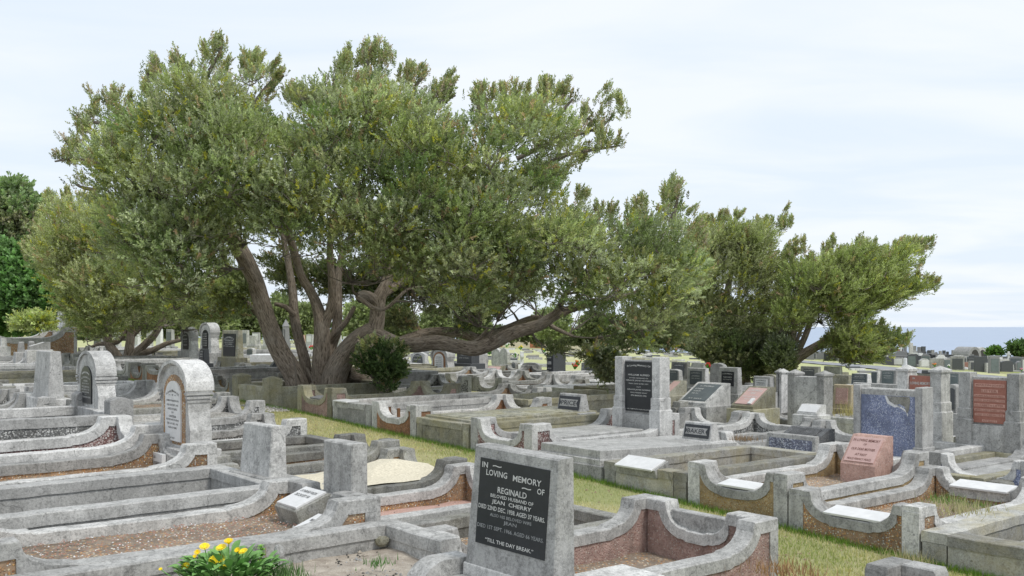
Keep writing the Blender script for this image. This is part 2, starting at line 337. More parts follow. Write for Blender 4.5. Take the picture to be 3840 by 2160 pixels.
def coping(mb, pm, axis, ox, oy, prof, t, cap, e, zb, band):
    T = densify(prof); n = len(T); Lw = []
    for i in range(n):
        a = T[max(0, i-1)]; b = T[min(n-1, i+1)]; dx, dz = b[0]-a[0], b[1]-a[1]; m = math.hypot(dx, dz) or 1
        s = T[i][0]+dz/m*cap; z = T[i][1]-dx/m*cap
        Lw.append([min(max(s, 0), T[-1][0]), max(z, zb+.02)])
    Lw[0][0] = 0; Lw[-1][0] = T[-1][0]
    for i in range(1, n): Lw[i][0] = max(Lw[i][0], Lw[i-1][0])
    f = (lambda s, q, z: (ox+s, oy+q, z)) if axis == 'x' else (lambda s, q, z: (ox+q, oy+s, z))
    q0, q1 = -e, t+e; V = []; Fc = []; c = .008
    for i in range(n):
        jq = random.uniform(-.003, .003)
        V += [f(T[i][0], q0+jq, T[i][1]-c), f(T[i][0], q0+c+jq, T[i][1]), f(T[i][0], q1-c, T[i][1]), f(T[i][0], q1+jq, T[i][1]-c), f(Lw[i][0], q1, Lw[i][1]), f(Lw[i][0], q0, Lw[i][1])]
    for i in range(n-1):
        for k in range(6): Fc.append((i*6+k, i*6+(k+1) % 6, i*6+6+(k+1) % 6, i*6+6+k))
    Fc += [tuple(range(6)), tuple(range(6*n-1, 6*n-7, -1))]; mb.add(V, Fc)
    V = []; Fc = []
    for i in range(n):
        s, z = Lw[i]; V += [f(s, 0, z+.006), f(s, t, z+.006), f(s, t, zb), f(s, 0, zb)]
    for i in range(n-1):
        for k in (0, 1, 3): Fc.append((i*4+k, i*4+(k+1) % 4, i*4+4+(k+1) % 4, i*4+4+k))
    Fc += [(0, 1, 2, 3), (4*n-1, 4*n-2, 4*n-3, 4*n-4)]; pm.add(V, Fc)
    if band:
        for s0, s1, z in ((-.004, band, T[0][1]), (T[-1][0]-band, T[-1][0]+.004, T[-1][1])):
            x = [f(s0, -e+.002, 0), f(s1, t+e-.002, 0)]
            mb.box(min(x[0][0], x[1][0]), max(x[0][0], x[1][0]), min(x[0][1], x[1][1]), max(x[0][1], x[1][1]), zb, z-cap*.5, c=.002)
CAT = 'grave surround'
def plot(u0, u1, v0, v1, label, style='curve', hk=.24, hp=.44, t=.13, cap=.09, con='con', pan='peb_b', fill='soil', fh=None,
         foot='curve', head='curve', p=.28, c=.24, top=None, name='grave_surround', detail=True, tilt=(0, 0), group=None, sink=.35, pe=None, omit=()):
    """one kerbed grave: four walls with a concrete coping over pebble-dashed panels, and what fills it.
    top = depth of the post top under eye level, else it stands on the ground"""
    X, Y = uv((u0+u1)/2, (v0+v1)/2); g = gz(X, Y)
    if top is not None: z0 = EYE-top-(hp if style != 'plain' else hk)
    else: z0 = g
    L, Wd = u1-u0, v1-v0; zb = min(-.12, g-z0-sink+.2)-.05
    ox, oy = uv(u0, v0); root = empty(name, (ox, oy, z0), AN, label=label, cat=CAT, group=group)
    tilt = tilt if tilt[0] else (random.uniform(-.007, .007), random.uniform(-.006, .006)); root.rotation_euler = (tilt[0], tilt[1], AN+random.uniform(-.008, .008))
    C, Pn = M[con], M[pan]; e = .012; pe = pe or .2
    def pr(st, Ln, ends, pp, cc):
        if st == 'curve': return curve_prof(Ln, hk, hp, pp, min(cc, Ln/2-pp-.03))
        if st == 'step': return step_prof(Ln, hk, hp, pp)
        return [(0, hk), (Ln, hk)]
    ps, cs = p, c
    walls = [('x', 0, 0, pr(style, L, 0, p, c)), ('x', 0, Wd-t, pr(style, L, 0, p, c)),
             ('y', 0, t+e+.001, None), ('y', L-t, t+e+.001, None)]
    W2 = Wd-2*t-2*e-.002
    for k, st in ((2, foot), (3, head)):
        st2 = style if st == 'same' else st
        if st2 == 'curve' and style == 'plain': st2 = 'plain'
        walls[k] = (walls[k][0], walls[k][1], walls[k][2], pr(st2, W2, 0, max(.05, pe-t), .2) if st2 != 'plain' else [(0, hk), (W2, hk)])
    if detail:
        for k, (ax, wx, wy, P) in enumerate(walls):
            if k in omit: continue
            a, b = MB(), MB(); coping(a, b, ax, wx, wy, P, t, cap, e, zb, .09 if (style != 'plain' and k < 2) else 0)
            w = a.build('kerb', C, root); b.build('panel', Pn if style != 'plain' else C, w)
    else:
        a, b = MB(), MB()
        for k, (ax, wx, wy, P) in enumerate(walls): coping(a, b, ax, wx, wy, P, t, cap, e, zb, .09 if (style != 'plain' and k < 2) else 0)
        a.build('kerb', C, root); b.build('panel', Pn if style != 'plain' else C, root)
    if fill:
        fh_ = hk-.14 if fh is None else fh; n = 10; V = []; 
        for i in range(n+1):
            for j in range(5):
                a_, b_ = i/n, j/4; V.append((t*.6+(L-t*1.2)*a_, (0 if 0 in omit else t*.6)+(Wd-t*(.6 if 0 in omit else 1.2))*b_, fh_+(random.uniform(-.012, .012) if fill not in ('slab', 'moss_top') else 0)+(.15*math.exp(-((a_-.82)/.2)**2-((b_-.6)/.3)**2) if fill == 'sand' else 0)))
        mk({'slab': 'slab', 'moss_top': 'slab'}.get(fill, 'infill'), V, [(i*5+j, (i+1)*5+j, (i+1)*5+j+1, i*5+j+1) for i in range(n) for j in range(4)], M[fill], root)
    return root

# ================================================================ LETTERING
_tc = {}
def text_mesh(s):
    if s not in _tc:
        cu = bpy.data.curves.new('t', 'FONT'); cu.body = s; cu.size = 1; cu.resolution_u = 2; cu.align_x = 'CENTER'; cu.offset = .012
        o = bpy.data.objects.new('t', cu); SC.collection.objects.link(o)
        dg = bpy.context.evaluated_depsgraph_get(); me = bpy.data.meshes.new_from_object(o.evaluated_get(dg))
        V = np.empty(len(me.vertices)*3); me.vertices.foreach_get('co', V); V = V.reshape(-1, 3)[:, :2]
        Fc = [tuple(p.vertices) for p in me.polygons]; bpy.data.objects.remove(o); bpy.data.curves.remove(cu); bpy.data.meshes.remove(me)
        _tc[s] = (V, Fc, V.min(0), V.max(0))
    return _tc[s]
def lettering(parent, lines, W, Hh, mat, x=-.004, zc=0, yc=0, name='lettering'):
    """lines: (text, centre height 0..1 from the bottom, height fraction, width fraction[, arch, centre -0.5..0.5]) on a face looking along -x"""
    mb = MB()
    for ln in lines:
        if not ln[0].strip(): continue
        s, cy, hf, wf = ln[:4]; arch = ln[4] if len(ln) > 4 else 0; cx = ln[5] if len(ln) > 5 else 0
        V, Fc, lo, hi = text_mesh(s); sx = W*wf/(hi[0]-lo[0]); sy = Hh*hf/max(.3, (hi[1]-lo[1]))
        Q = []
        for px, py in V:
            a = (px-(lo[0]+hi[0])/2)*sx; b = (py-(lo[1]+hi[1])/2)*sy; b -= arch*Hh*(a/(W*.5))**2
            Q.append((x, yc-(a+cx*W), zc+(cy-.5)*Hh+b))
        mb.add(Q, Fc)
    return mb.build(name, M[mat], parent, kind='stuff')

# ================================================================ HEADSTONES  (front looks along local -x, width along y)
def dirs(X, Y): m = math.hypot(X, Y); return X/m, Y/m
def outline(kind, w, h):
    a = w/2
    if kind == 'arch':
        s = h-a*.75; return [(-a, 0), (a, 0), (a, s)]+[(a*cos(t), s+(h-s)*sin(t)) for t in np.linspace(.12, pi-.12, 13)]+[(-a, s)]
    if kind == 'segment':
        s = h*.86; return [(-a, 0), (a, 0), (a, s)]+[(a*.98*cos(t), s+(h-s)*sin(t)) for t in np.linspace(.3, pi-.3, 9)]+[(-a, s)]
    if kind == 'heart':
        s = h*.72; r = [(-a*.8, 0), (a*.8, 0), (a, h*.35), (a, s)]
        r += [(a*.5+a*.5*cos(t), s+(h-s)*sin(t)) for t in np.linspace(.3, pi-.35, 7)]+[(-a*.5-a*.5*cos(t), s+(h-s)*sin(t)) for t in np.linspace(pi-.35, .3, 7)]
        return r+[(-a, s), (-a, h*.35)]
    if kind == 'shoulder':
        s = h*.8; return [(-a, 0), (a, 0), (a, s), (a*.72, s+.02), (a*.6, h*.93)]+[(a*.55*cos(t), h*.93+h*.07*sin(t)) for t in np.linspace(.3, pi-.3, 5)]+[(-a*.6, h*.93), (-a*.72, s+.02), (-a, s)]
    if kind == 'gable': return [(-a, 0), (a, 0), (a, h*.84), (0, h), (-a, h*.84)]
    if kind == 'wave': return [(-a, 0), (a, 0), (a, h*.8), (a*.6, h*.86), (a*.2, h*.98), (-a*.2, h), (-a*.7, h*.97), (-a, h*.93)]
    return [(-a, 0), (a, 0), (a, h), (-a, h)]
def slabm(mb, kind, w, h, t, tw=0., tt=0., x0=None, z0=0, ch=.010):
    """upright block: outline in y,z extruded along x; tw narrows and tt thins it towards the top; the face edges are bevelled"""
    O = outline(kind, w, h); n = len(O); V = []
    for q, ins in ((0, ch), (ch, 0), (1, 0), (2, ch)):
        for y, z in O:
            k = z/h; yy = y*(1-tw*k); zz = z
            if ins: yy -= math.copysign(min(ins, abs(yy)), yy); zz = z-ins if z > h*.3 else z
            xf = -t/2+tt*k; xb = t/2-tt*k
            xx = {0: xf, ch: xf+ch, 1: xb-ch, 2: xb}[q]
            V.append((xx+(x0 or 0), yy, zz+z0))
    Fc = [tuple(range(n)), tuple(range(4*n-1, 3*n-1, -1))]
    for r in range(3):
        for i in range(n): Fc.append((r*n+i, (r+1)*n+i, (r+1)*n+(i+1) % n, r*n+(i+1) % n))
    mb.add(V, Fc); return mb
def plaque(parent, w, h, zc, x, mat, lines=None, lm='let_w', kind='flat', yc=0, t=.018, frame=None, lean=0, th=.0):
    mb = MB()
    O = outline(kind, w, h); n = len(O); V = [(x-t, yc+y, zc-h/2+z) for y, z in O]+[(x+.02, yc+y, zc-h/2+z) for y, z in O]
    mb.add(V, [tuple(range(n)), tuple(range(2*n-1, n-1, -1))]+[(i, i+n, (i+1) % n+n, (i+1) % n) for i in range(n)])
    o = mb.build('plaque', M[mat], parent)
    if lines:
        l = lettering(o, lines, w, h, lm, x-t-.003, zc, yc)
    if lean:
        for q in (o,):
            q.rotation_euler = (0, lean, 0)
    return o
STD = 'headstone'
def face_lean(o, xf, zc, tt, h): o.matrix_local = Matrix.Translation((xf, 0, zc)) @ Matrix.Rotation(math.atan2(tt, h), 4, 'Y') @ Matrix.Translation((-xf, 0, -zc))
def place(x0, x1, yb, d, t, yaw):
    """base centre, width and turn of a block whose silhouette spans photo columns x0..x1 at depth d"""
    xc = (x0+x1)/2; P = at(xc, yb, d); nx, ny = dirs(P.x, P.y); a = AN+yaw
    A, B = (cos(a), sin(a)), (-sin(a), cos(a))
    sp = (x1-x0)/FP*d; kb = abs(nx*B[1]-ny*B[0]); ka = abs(nx*A[1]-ny*A[0])
    return P, max(.12, (sp-t*ka)/max(kb, .25))
def stone(x0, x1, yt, yb, d, label, kind='flat', mat='con', t=.16, yaw=0, tw=.06, tt=.02, pl=None, name='headstone', cat=STD, lean=0, base=True, extra=None, group=None, w=None, bmat=None, roll=0):
    P, ww = place(x0, x1, yb, d, t, yaw); w = w or ww; h = (yb-yt)/FP*d
    root = empty(name, P, 0, label=label, cat=cat, group=group); root.rotation_euler = (roll, lean, AN+yaw)
    mb = MB(); slabm(mb, kind, w, h, t, tw, tt); mb.build('stone', M[mat], root)
    gl = gz(P.x, P.y)-P.z
    if base and gl < -.02:
        b = MB(); b.box(-t/2-.07, t/2+.07, -w/2-.06, w/2+.06, gl-.15, .002 if True else 0); b.build('base', M[bmat or mat], root)
    if pl:
        q = dict(pl); fw = q.pop('w', .7)*w; fh = q.pop('h', .6)*h; zc = q.pop('z', .5)*h; pm = q.pop('mat', 'black')
        xf = -t/2+tt*(zc/h); o = plaque(root, fw, fh, zc, xf, pm, **q)
        if tt: face_lean(o, xf, zc, tt, h)
    if extra: extra(root, w, h, t)
    return root
def desk(x0, x1, yt, yb, d, label, mat='con', pm='pink_pl', yaw=0, depth=.5, front=.08, lines=None, lm='let_w', cat='desk headstone', pw=.8, tile=False, ztop=None):
    """low wedge with a sloping inscribed face"""
    P, w = place(x0, x1, yb, d, depth, yaw); h = (yb-yt)/FP*d
    root = empty('desk_headstone', P, 0, label=label, cat=cat); root.rotation_euler = (0, 0, AN+yaw)
    mb = MB(); pr = [(-depth/2, 0), (-depth/2, front), (depth/2-.12, h), (depth/2, h), (depth/2, 0)]
    mb.prism(pr, -w/2, w/2, 'x'); mb.build('stone', M[mat], root)
    gl = gz(P.x, P.y)-P.z
    if gl < -.02: MB().box(-depth/2-.05, depth/2+.05, -w/2-.05, w/2+.05, gl-.15, .002).build('base', M[mat], root)
    ang = math.atan2(h-front, depth-.12); ln = math.hypot(h-front, depth-.12)*.82
    q = plaque(root, w*pw, ln, 0, 0, pm, lines, lm, t=.012)
    q.matrix_local = Matrix.Translation((-depth/2+(depth-.12)/2, 0, (h+front)/2)) @ Matrix.Rotation(pi/2-ang, 4, 'Y')
    if tile:
        MB().box(-.035, -.012, -w*.34, -w*.2, -ln*.5, -ln*.18, c=.002).build('tile', M['white_pl'], q)
    return root
def hooded(x0, x1, yt, yb, d, label, t=.3, yaw=0, mat='con_l', pan='peb_b', pm='white_pl', lm='let_k', lines=None, arches=3, flare=.1, sub=None):
    """tall stone with a moulded round hood, an arched inscription and spreading shoulders"""
    P, w = place(x0, x1, yb, d, t, yaw); h = (yb-yt)/FP*d; a = w/2
    root = empty('hooded_headstone', P, 0, label=label, cat=STD); root.rotation_euler = (0, 0, AN+yaw)
    hs = h-a*.62; bw = a*.88
    body = [(-a, 0), (a, 0), (a, h*.22), (bw, h*.42), (bw, hs)]+[(bw*cos(q), hs+(h-hs-.06)*sin(q)) for q in np.linspace(.1, pi-.1, 11)]+[(-bw, hs), (-bw, h*.42), (-a, h*.22)]
    mb = MB(); mb.prism(body, -t/2+.03, t/2-.03, 'y'); mb.build('stone', M[mat], root)
    hood = MB()
    for k in range(arches):    # stepped mouldings, each prouder than the one inside it
        r0 = bw-.012+k*.015; r1 = r0+.026; y0 = hs-.035-(arches-1-k)*.02
        n = 16; zr = (h-hs)/a
        out_ = [(r1*cos(q), hs+r1*zr*sin(q)) for q in np.linspace(0, pi, n)]; inn = [(r0*.93*cos(q), hs+r0*.93*zr*sin(q)) for q in np.linspace(pi, 0, n)]
        hood.prism([(r1, y0)]+out_+[(-r1, y0), (-r0*.93, y0)]+inn+[(r0*.93, y0)], -t/2+.024-k*.014, t/2-.026+k*.012, 'y')
    hood.build('hood', M[mat], root)
    side = MB()
    for k in range(3):
        for sg in (-1, 1):
            y_ = sorted((sg*bw*.90, sg*(bw+.010+.010*k))); side.box(-t/2+.018-.008*k, t/2-.018+.008*k, y_[0], y_[1], hs-.155+k*.038, hs-.128+k*.038, c=.005)
    side.build('moulding', M[mat], root, kind='stuff')
    gl = gz(P.x, P.y)-P.z
    b = MB(); b.box(-t/2-.05, t/2+.05, -a-.05, a+.05, min(gl, 0)-.15, .004); b.build('base', M[mat], root)
    pw, ph = bw*1.62, hs*.93+a*.3
    p = plaque(root, pw, ph, ph/2+.03, -t/2+.03, pan, None, kind='arch', t=.004)
    plaque(root, pw*.70, ph*.86, ph*.52, -t/2+.024, pm, lines, lm, kind='arch', t=.014)
    return root
def pillared(x0, x1, yt, yb, d, label, mat='con', pm='black', lines=None, lm='let_w', yaw=0, t=.26, pw=.19, ph=.66, plw=.74, pyr=False, mid=.93, zc=.56, steps=True, bands=None, rec=.06):
    """panel between two square stepped pillars"""
    P, w = place(x0, x1, yb, d, t, yaw); h = (yb-yt)/FP*d
    root = empty('pillared_headstone', P, 0, label=label, cat=STD); root.rotation_euler = (0, 0, AN+yaw); a = w/2; q = pw*w
    gl = min(gz(P.x, P.y)-P.z, 0)-.12
    for s in (-1, 1):
        c0 = s*(a-q/2); mb = MB()
        mb.box(-t/2, t/2, c0-q/2, c0+q/2, gl, h, c=.008)
        if steps:
            mb.box(-t/2-.013, t/2+.013, c0-q/2-.013, c0+q/2+.013, gl, h*.40, c=.012); mb.box(-t/2-.028, t/2+.028, c0-q/2-.028, c0+q/2+.028, gl, h*.22, c=.014)
        if pyr:
            e = t/2+.02; f = q/2+.02; mb.add([(-e, c0-f, h), (e, c0-f, h), (e, c0+f, h), (-e, c0+f, h), (0, c0, h+.06), (-e, c0-f, h-.03), (e, c0-f, h-.03), (e, c0+f, h-.03), (-e, c0+f, h-.03)],
               [(0, 1, 4), (1, 2, 4), (2, 3, 4), (3, 0, 4), (5, 6, 1, 0), (6, 7, 2, 1), (7, 8, 3, 2), (8, 5, 0, 3), (8, 7, 6, 5)])
        mb.build('pillar', M[mat], root)
    mb = MB(); mb.box(-t/2+rec, t/2-.06, -a+q-.01, a-q+.01, gl, h*mid); mb.box(-t/2+.01, t/2-.01, -a+q-.012, a-q+.012, gl, h*.13); mb.build('stone', M[mat], root)
    if pm:
        W2 = (w-2*q)*plw; H2 = h*ph; p = plaque(root, W2, H2, h*zc, -t/2+.06, pm, None if bands else lines, lm, t=.02)
        if bands:
            for (s, cy, hf, wf) in lines:
                hh2 = H2*hf*1.35; zc2 = h*zc+(cy-.5)*H2; ww = W2*wf
                MB().box(-t/2+.06-.026, -t/2+.06-.015, -ww/2, ww/2, zc2-hh2/2, zc2+hh2/2, c=.003).build('band', M['pale_red'], p)
            lettering(p, [(s, cy, hf, wf*.92) for s, cy, hf, wf in lines], W2, H2, lm, -t/2+.06-.0285, h*zc)
    return root
# ================================================================ PLOTS BESIDE THE PATH
ORD = 'first second third fourth fifth sixth seventh eighth ninth tenth eleventh twelfth thirteenth fourteenth fifteenth sixteenth seventeenth eighteenth nineteenth twentieth'.split()
def ordn(k): return ORD[k] if k < 20 else ('twenty-' if k < 29 else 'thirty-' if k < 39 else 'forty-')+ORD[(k-20) % 10 if k >= 20 else k]
def du(x, u): v = v_of(x, u); return SA*u+CA*v
U0, U1 = 7.58, 10.15
def seat_plaque(root, x, y0, y1, z, w=.26, mat='white_pl', tilt=-.17, lines=None):
    mb = MB(); mb.box(-w/2, w/2, -(y1-y0)/2, (y1-y0)/2, 0, .02, c=.003); o = mb.build('plaque', M[mat], root)
    o.location = (x, (y0+y1)/2, z); o.rotation_euler = (0, tilt, 0)
    k_ = MB(); k_.box(-w/2+.03, w/2+.02, -(y1-y0)/2-.02, (y1-y0)/2+.02, -.10, -.001, c=.004); k_.build('ledge', M['con'], o)
    if lines:
        l = lettering(o, lines, y1-y0, w, 'let_k', 0, 0, 0); l.rotation_euler = (0, pi/2, 0); l.location = (0, 0, .0225)
    return o
g = plot(U0, U1+.3, 2.72, 4.02, 'wide plain kerb wall with ochre stain, next before the cracked curved surround', 'plain', hk=.30, t=.2, top=1.665, con='con_y', fill='soil_d', fh=.0)
a = MB(); a.box(.45, 2.6, .42, .9, .0, .16); a.build('ledge', M['con'], g)
g = plot(U0, U1, 4.06, 5.29, 'curved kerb surround with long white plaque in its seat and a crack through the corner', top=1.485, pan='peb_b', hk=.26, hp=.45, p=.27, c=.25, fill='soil')
seat_plaque(g, .105, .33, .88, .288, .23); seat_plaque(g, U1-U0-.06, .33, .92, .288, .25)
g = plot(U0, U1, 5.33, 6.50, 'curved kerb surround with square white plaque in its seat and sandy brown panels', top=1.365, pan='peb_g', hk=.25, hp=.46, p=.27, c=.25, fill='soil')
seat_plaque(g, .095, .36, .80, .278, .2)
g = plot(U0, U1, 6.54, 7.72, 'plain grey kerb surround with a stained white plaque notched in its path wall', 'plain', hk=.30, t=.16, top=1.50, con='con_y', fill='soil', fh=.1)
seat_plaque(g, .03, .40, .94, .325, .24, tilt=-.38)
# stepped slab grave
X, Y = uv(U0, 7.76); g = empty('slab_grave', (X, Y, EYE-1.395), AN, label='wide smooth grey slab on a stepped base, name block at its end', cat=CAT)
g.rotation_euler = (0, .036, AN); MB().box(0, 2.6, 0, 1.17, -.75, -.17).build('base', M['con'], g); MB().box(.02, 2.56, .05, 1.13, -.17, -.10).build('step', M['con'], g); MB().box(.05, 2.5, .08, 1.1, -.0999, 0).build('slab', M['slab'], g)
g = plot(U0, U1+.1, 8.98, 10.22, 'curved kerb surround with pink and white chip panels round a smooth slab', top=1.19, pan='peb_w', con='con_l', hk=.22, hp=.45, p=.3, c=.28, fill='slab', fh=.14)
m_ = MB(); m_.box(.5, 2.2, .22, 1.02, .10, .24); m_.build('slab', M['slab'], g)
MB().box(-.035, -.013, .46, .78, .06, .15).build('boss', M['con_l'], g)
g = plot(U0, U1, 10.28, 11.5, 'low concrete kerb under a raised lichen covered slab', 'plain', hk=.30, top=1.29, con='con_o', fill=None)
m_ = MB(); m_.box(.12, 2.5, .13, 1.18, -.1, .335); m_.build('rim', M['con_o'], g); MB().box(.2, 2.4, .2, 1.1, .33, .346, c=.003).build('slab', M['moss_top'], g)
g = plot(U0, U1, 11.54, 12.74, 'curved kerb surround with bright orange pebble panels and a rusty strip in its seat', top=1.12, pan='peb_r', con='con', hk=.24, hp=.45, p=.26, c=.26)
MB().box(.02, .06, .5, .53, .25, .38).build('iron_strip', M['wood'], g)
g = plot(U0, U1, 12.78, 13.98, 'plain kerb surround beside the orange pebble one, small white plaque on top', 'plain', hk=.31, top=1.19, con='con', t=.16)
seat_plaque(g, .08, .70, 1.12, .305, .24, tilt=-.03)
g = plot(U0, U1, 14.02, 15.22, 'curved kerb surround with streaked pinkish panels before the big tree trunks', top=1.0, pan='peb_p', con='con_o', hk=.26, hp=.47, p=.26, c=.26)
seat_plaque(g, .09, .38, .76, .28, .18, 'grey_gr')
def posts(g, L, Wd, s, h, mat, pyr=True):
    for x, y in ((0, 0), (0, Wd-s), (L-s, 0), (L-s, Wd-s)):
        m_ = MB(); e = .015; m_.box(x-e, x+s+e, y-e, y+s+e, -.3, h, c=.01)
        if pyr: m_.add([(x-e+.011, y-e+.011, h), (x+s+e-.011, y-e+.011, h), (x+s+e-.011, y+s+e-.011, h), (x-e+.011, y+s+e-.011, h), (x+s/2, y+s/2, h+.045)], [(0, 1, 4), (1, 2, 4), (2, 3, 4), (3, 0, 4)])
        m_.build('post', M[mat], g)
g = plot(U0, U1, 16.35, 17.95, 'green stained kerb walls with low capped posts beside the big tree trunks', 'plain', hk=.30, top=1.10, con='con_o', fill='soil_d'); posts(g, U1-U0, 1.6, .24, .46, 'con_o')
g = plot(U0, U1, 18.02, 19.3, 'shaded curved kerb surround with golden pebble panels behind the white inscribed hooded stone', top=1.0, pan='peb_g', con='con_d', hk=.25, hp=.46, p=.26, c=.26)  # coping in the darker concrete tone
# ---- row on the other side of the path, heads away from it
V0, V1 = 3.62, 5.91
g = plot(V0, V1, 4.25, 5.55, 'large curved kerb surround with pinkish brown panels behind the big black plaque stone', top=1.385, pan='peb_p', con='con', hk=.26, hp=.46, p=.27, c=.25, fill='soil', fh=.02, pe=.33)
MB().box(V1-V0-.11, V1-V0-.02, .38, .92, .2, .40).build('tablet', M['con'], g)
plot(V0, V1, 5.62, 6.74, 'low plain broken concrete wall between pinkish surround and path grass', 'plain', hk=.24, top=1.61, con='con_d', fill='soil', fh=.06)
plot(V0, V1, 6.95, 8.02, 'curved kerb surround with pale pinkish gravel in it, next before the sand filled grave', top=1.40, pan='peb_b', con='con', hk=.25, hp=.46, fill='pinkgr', fh=.10)
plot(V0, V1, 8.06, 9.28, 'curved kerb surround filled with pale shell sand', top=1.36, pan='peb_b', con='con_d', hk=.25, hp=.44, fill='sand', fh=.26)
plot(V0, V1, 9.32, 10.3, 'weathered curved kerb surround next beyond the sand filled grave', top=1.29, pan='peb_b', con='con_d', hk=.25, hp=.42)
plot(V0, V1, 10.36, 11.5, 'kerb surround with stepped dark rims, second beyond the sand filled grave', 'plain', top=1.40, hk=.27, con='con_d')
g = plot(V0, V1, 11.6, 12.8, 'curved kerb surround with grey chip panels, third beyond the sand filled grave', top=1.21, pan='peb_s', con='con', hk=.25, hp=.46)
# ---- row with the inscribed stones at its head
W0, W1 = .95, 3.55
g = plot(W0, W1-.02, 3.62, 4.86, 'grave with a smooth grey slab before the big black plaque stone', 'plain', hk=.3, top=1.50, con='con', fill=None, t=.16)
MB().box(.12, 2.44, .12, 1.12, .0, .27).build('slab', M['slab'], g)
m_ = MB(); prf = [(0, -.3), (.42, -.3), (.42, .42), (.22, .42)]+[(.22-.22*(sin(t)), .42-.30*(1-cos(t))) for t in np.linspace(.2, pi/2, 6)]
for y in (-.05, 1.10):
    m_ = MB(); m_.prism([(x+2.12, z-.0) for x, z in prf], y, y+.17, 'x'); m_.build('head_bracket', M['con'], g)
m_ = MB(); m_.box(2.72, 3.22, .08, .50, -.4, .40, tx=.03, ty=.03, c=.014); m_.build('corner_block', M['con_l'], g)
MB().box(2.05, 2.62, .12, 1.1, .26, .325).build('step', M['con_l'], g)
g = plot(W0, W1+.1, 4.92, 5.86, 'bare earth bed with stones in a plain low wall beside the marigold clump', 'plain', hk=.36, top=1.37, con='con', fill='dirt', fh=.20, omit=(0,))
g = plot(W0, W1, 5.93, 7.17, 'long curved kerb surround of gravelly soil with two tilted white tablets at its head', top=1.195, pan='peb_b', con='con', hk=.28, hp=.46, p=.30, c=.30, fill='soil', fh=.20, cap=.10, pe=.36)
for k, (y, z) in enumerate(((.22, .20), (.66, .33))):
    o = MB(); o.box(-.15, .15, -.18, .18, -.3, 0, c=.01); q = o.build('tablet', M['con_d'], g); q.location = (2.25+.12*k, y+.03, z+.05); q.rotation_euler = (0, -.36, 0)
    p_ = MB(); p_.box(-.13, .13, -.16, .16, .001, .018, c=.003); p_ = p_.build('plaque', M['white_pl'], q)
    l = lettering(p_, [('CATHERINE B. WILSON', .78, .12, .8), ('DIED 22ND SEPT. 1938', .55, .13, .7)] if k else [('ALSO', .86, .1, .14), ('MARY   DONALD', .66, .13, .72), ('DIED', .42, .12, .2)], .31, .25, 'let_k', 0); l.rotation_euler = (0, pi/2, 0); l.location = (0, 0, .022)
g = plot(W0, W1, 7.28, 8.72, 'deep plain concrete box surround with hairline cracks', 'plain', hk=.42, t=.15, top=1.30, con='slab', fill='soil_d', fh=.12)
g = plot(W0, W1, 8.80, 10.12, 'curved kerb surround with orange brown pebbles round the white inscribed hooded stone', top=1.10, pan='peb_b', con='con', hk=.27, hp=.46, p=.28, c=.3, cap=.10, fill='soil')
plot(W0, W1, 10.18, 11.5, 'curved kerb surround with grey brown panels beside the white inscribed hooded stone', top=1.03, pan='peb_w', con='con_l', hk=.26, hp=.46, p=.3, c=.32, cap=.11, fill='soil_d')
g = plot(W0, W1, 11.58, 13.2, 'tall grey chip walled surround with round topped posts before the black inscribed hooded stone', 'plainp', hk=.46, top=1.02, con='con_l', pan='peb_s', fill='soil_d', cap=.11); 
for y in (-.03, 1.4):
    m_ = MB(); m_.prism([(0, -.3), (.26, -.3), (.26, .60)]+[(.13+.13*cos(t), .60+.05*sin(t)) for t in np.linspace(.4, pi-.4, 5)]+[(0, .60)], y, y+.24, 'x'); m_ = m_.build('post', M['con_l'], g); m_.location = (2.44, 0, 0)
# ---- rows further off, styles and stones as they come
ST = [('curve', 'peb_b', 'con', 'curved kerb surround with brown pebble panels'), ('plain', 'con', 'con', 'plain concrete kerb surround'), ('curve', 'peb_r', 'con_d', 'dark curved kerb surround with rust red panels'),
      ('plain', 'con', 'con_o', 'mossy plain kerb surround'), ('curve', 'peb_s', 'con', 'curved kerb surround with grey chip panels'), ('step', 'peb_s', 'con_d', 'stepped kerb surround with grey chip panels'),
      ('plain', 'con', 'con_l', 'pale plain kerb surround'), ('curve', 'con', 'con_l', 'pale curved kerb surround')]
def auto_row(u0, u1, va, vb, title, seed, skip=()):
    r = random.Random(seed); v = va; k = 0
    while v < vb:
        w = r.choice((1.15, 1.2, 1.25, 1.3)); um, vm = (u0+u1)/2, v+w/2; X, Y = uv(um, vm); x = 1920+FP*X/Y if Y > 1 else -9999
        if Y > 4 and -330 < x < 4150 and not any(a < vm < b for a, b in skip):
            st, pa, co, ds = r.choice(ST)
            plot(u0, u1-.03, v, v+w-.05, f'{ds}, {ordn(k)} {title}', st, pan=pa, con=co, hk=r.uniform(.2, .30), hp=r.uniform(.38, .5), p=r.uniform(.2, .3), c=r.uniform(.2, .3),
                 fill=r.choice(('soil', 'slab', 'soil_d', 'chips', 'slab', 'con')), fh=r.choice((None, None, .2)), detail=Y < 17, top=(EYE-gz(X, Y))-r.uniform(.42, .52), tilt=(r.uniform(-.008, .008), r.uniform(-.008, .008)))
        v += w; k += 1
auto_row(W0, W1, 13.25, 33, 'in the hooded stones row', 3)
auto_row(V0, V1, 12.85, 34, 'in the near path side row', 4)
auto_row(U0, U1, 19.4, 36, 'beyond the far path end', 5)
auto_row(10.3, 12.9, -1.2, 38, 'behind the pillared black plaque stone', 6, skip=((15.7, 16.9),))
auto_row(14.1, 16.7, -4, 38, 'past the narrow green strip', 8)
auto_row(16.8, 19.4, -6, 38, 'in the back row near the lawn', 9)
auto_row(W0-2.75, W0-.12, 20, 40, 'in the furthest uphill row', 10)
sheet('grass_strip', uv, np.linspace(13.0, 14.08, 5), np.linspace(-2, 34, 100), M['lawn'], .09, kind='structure')

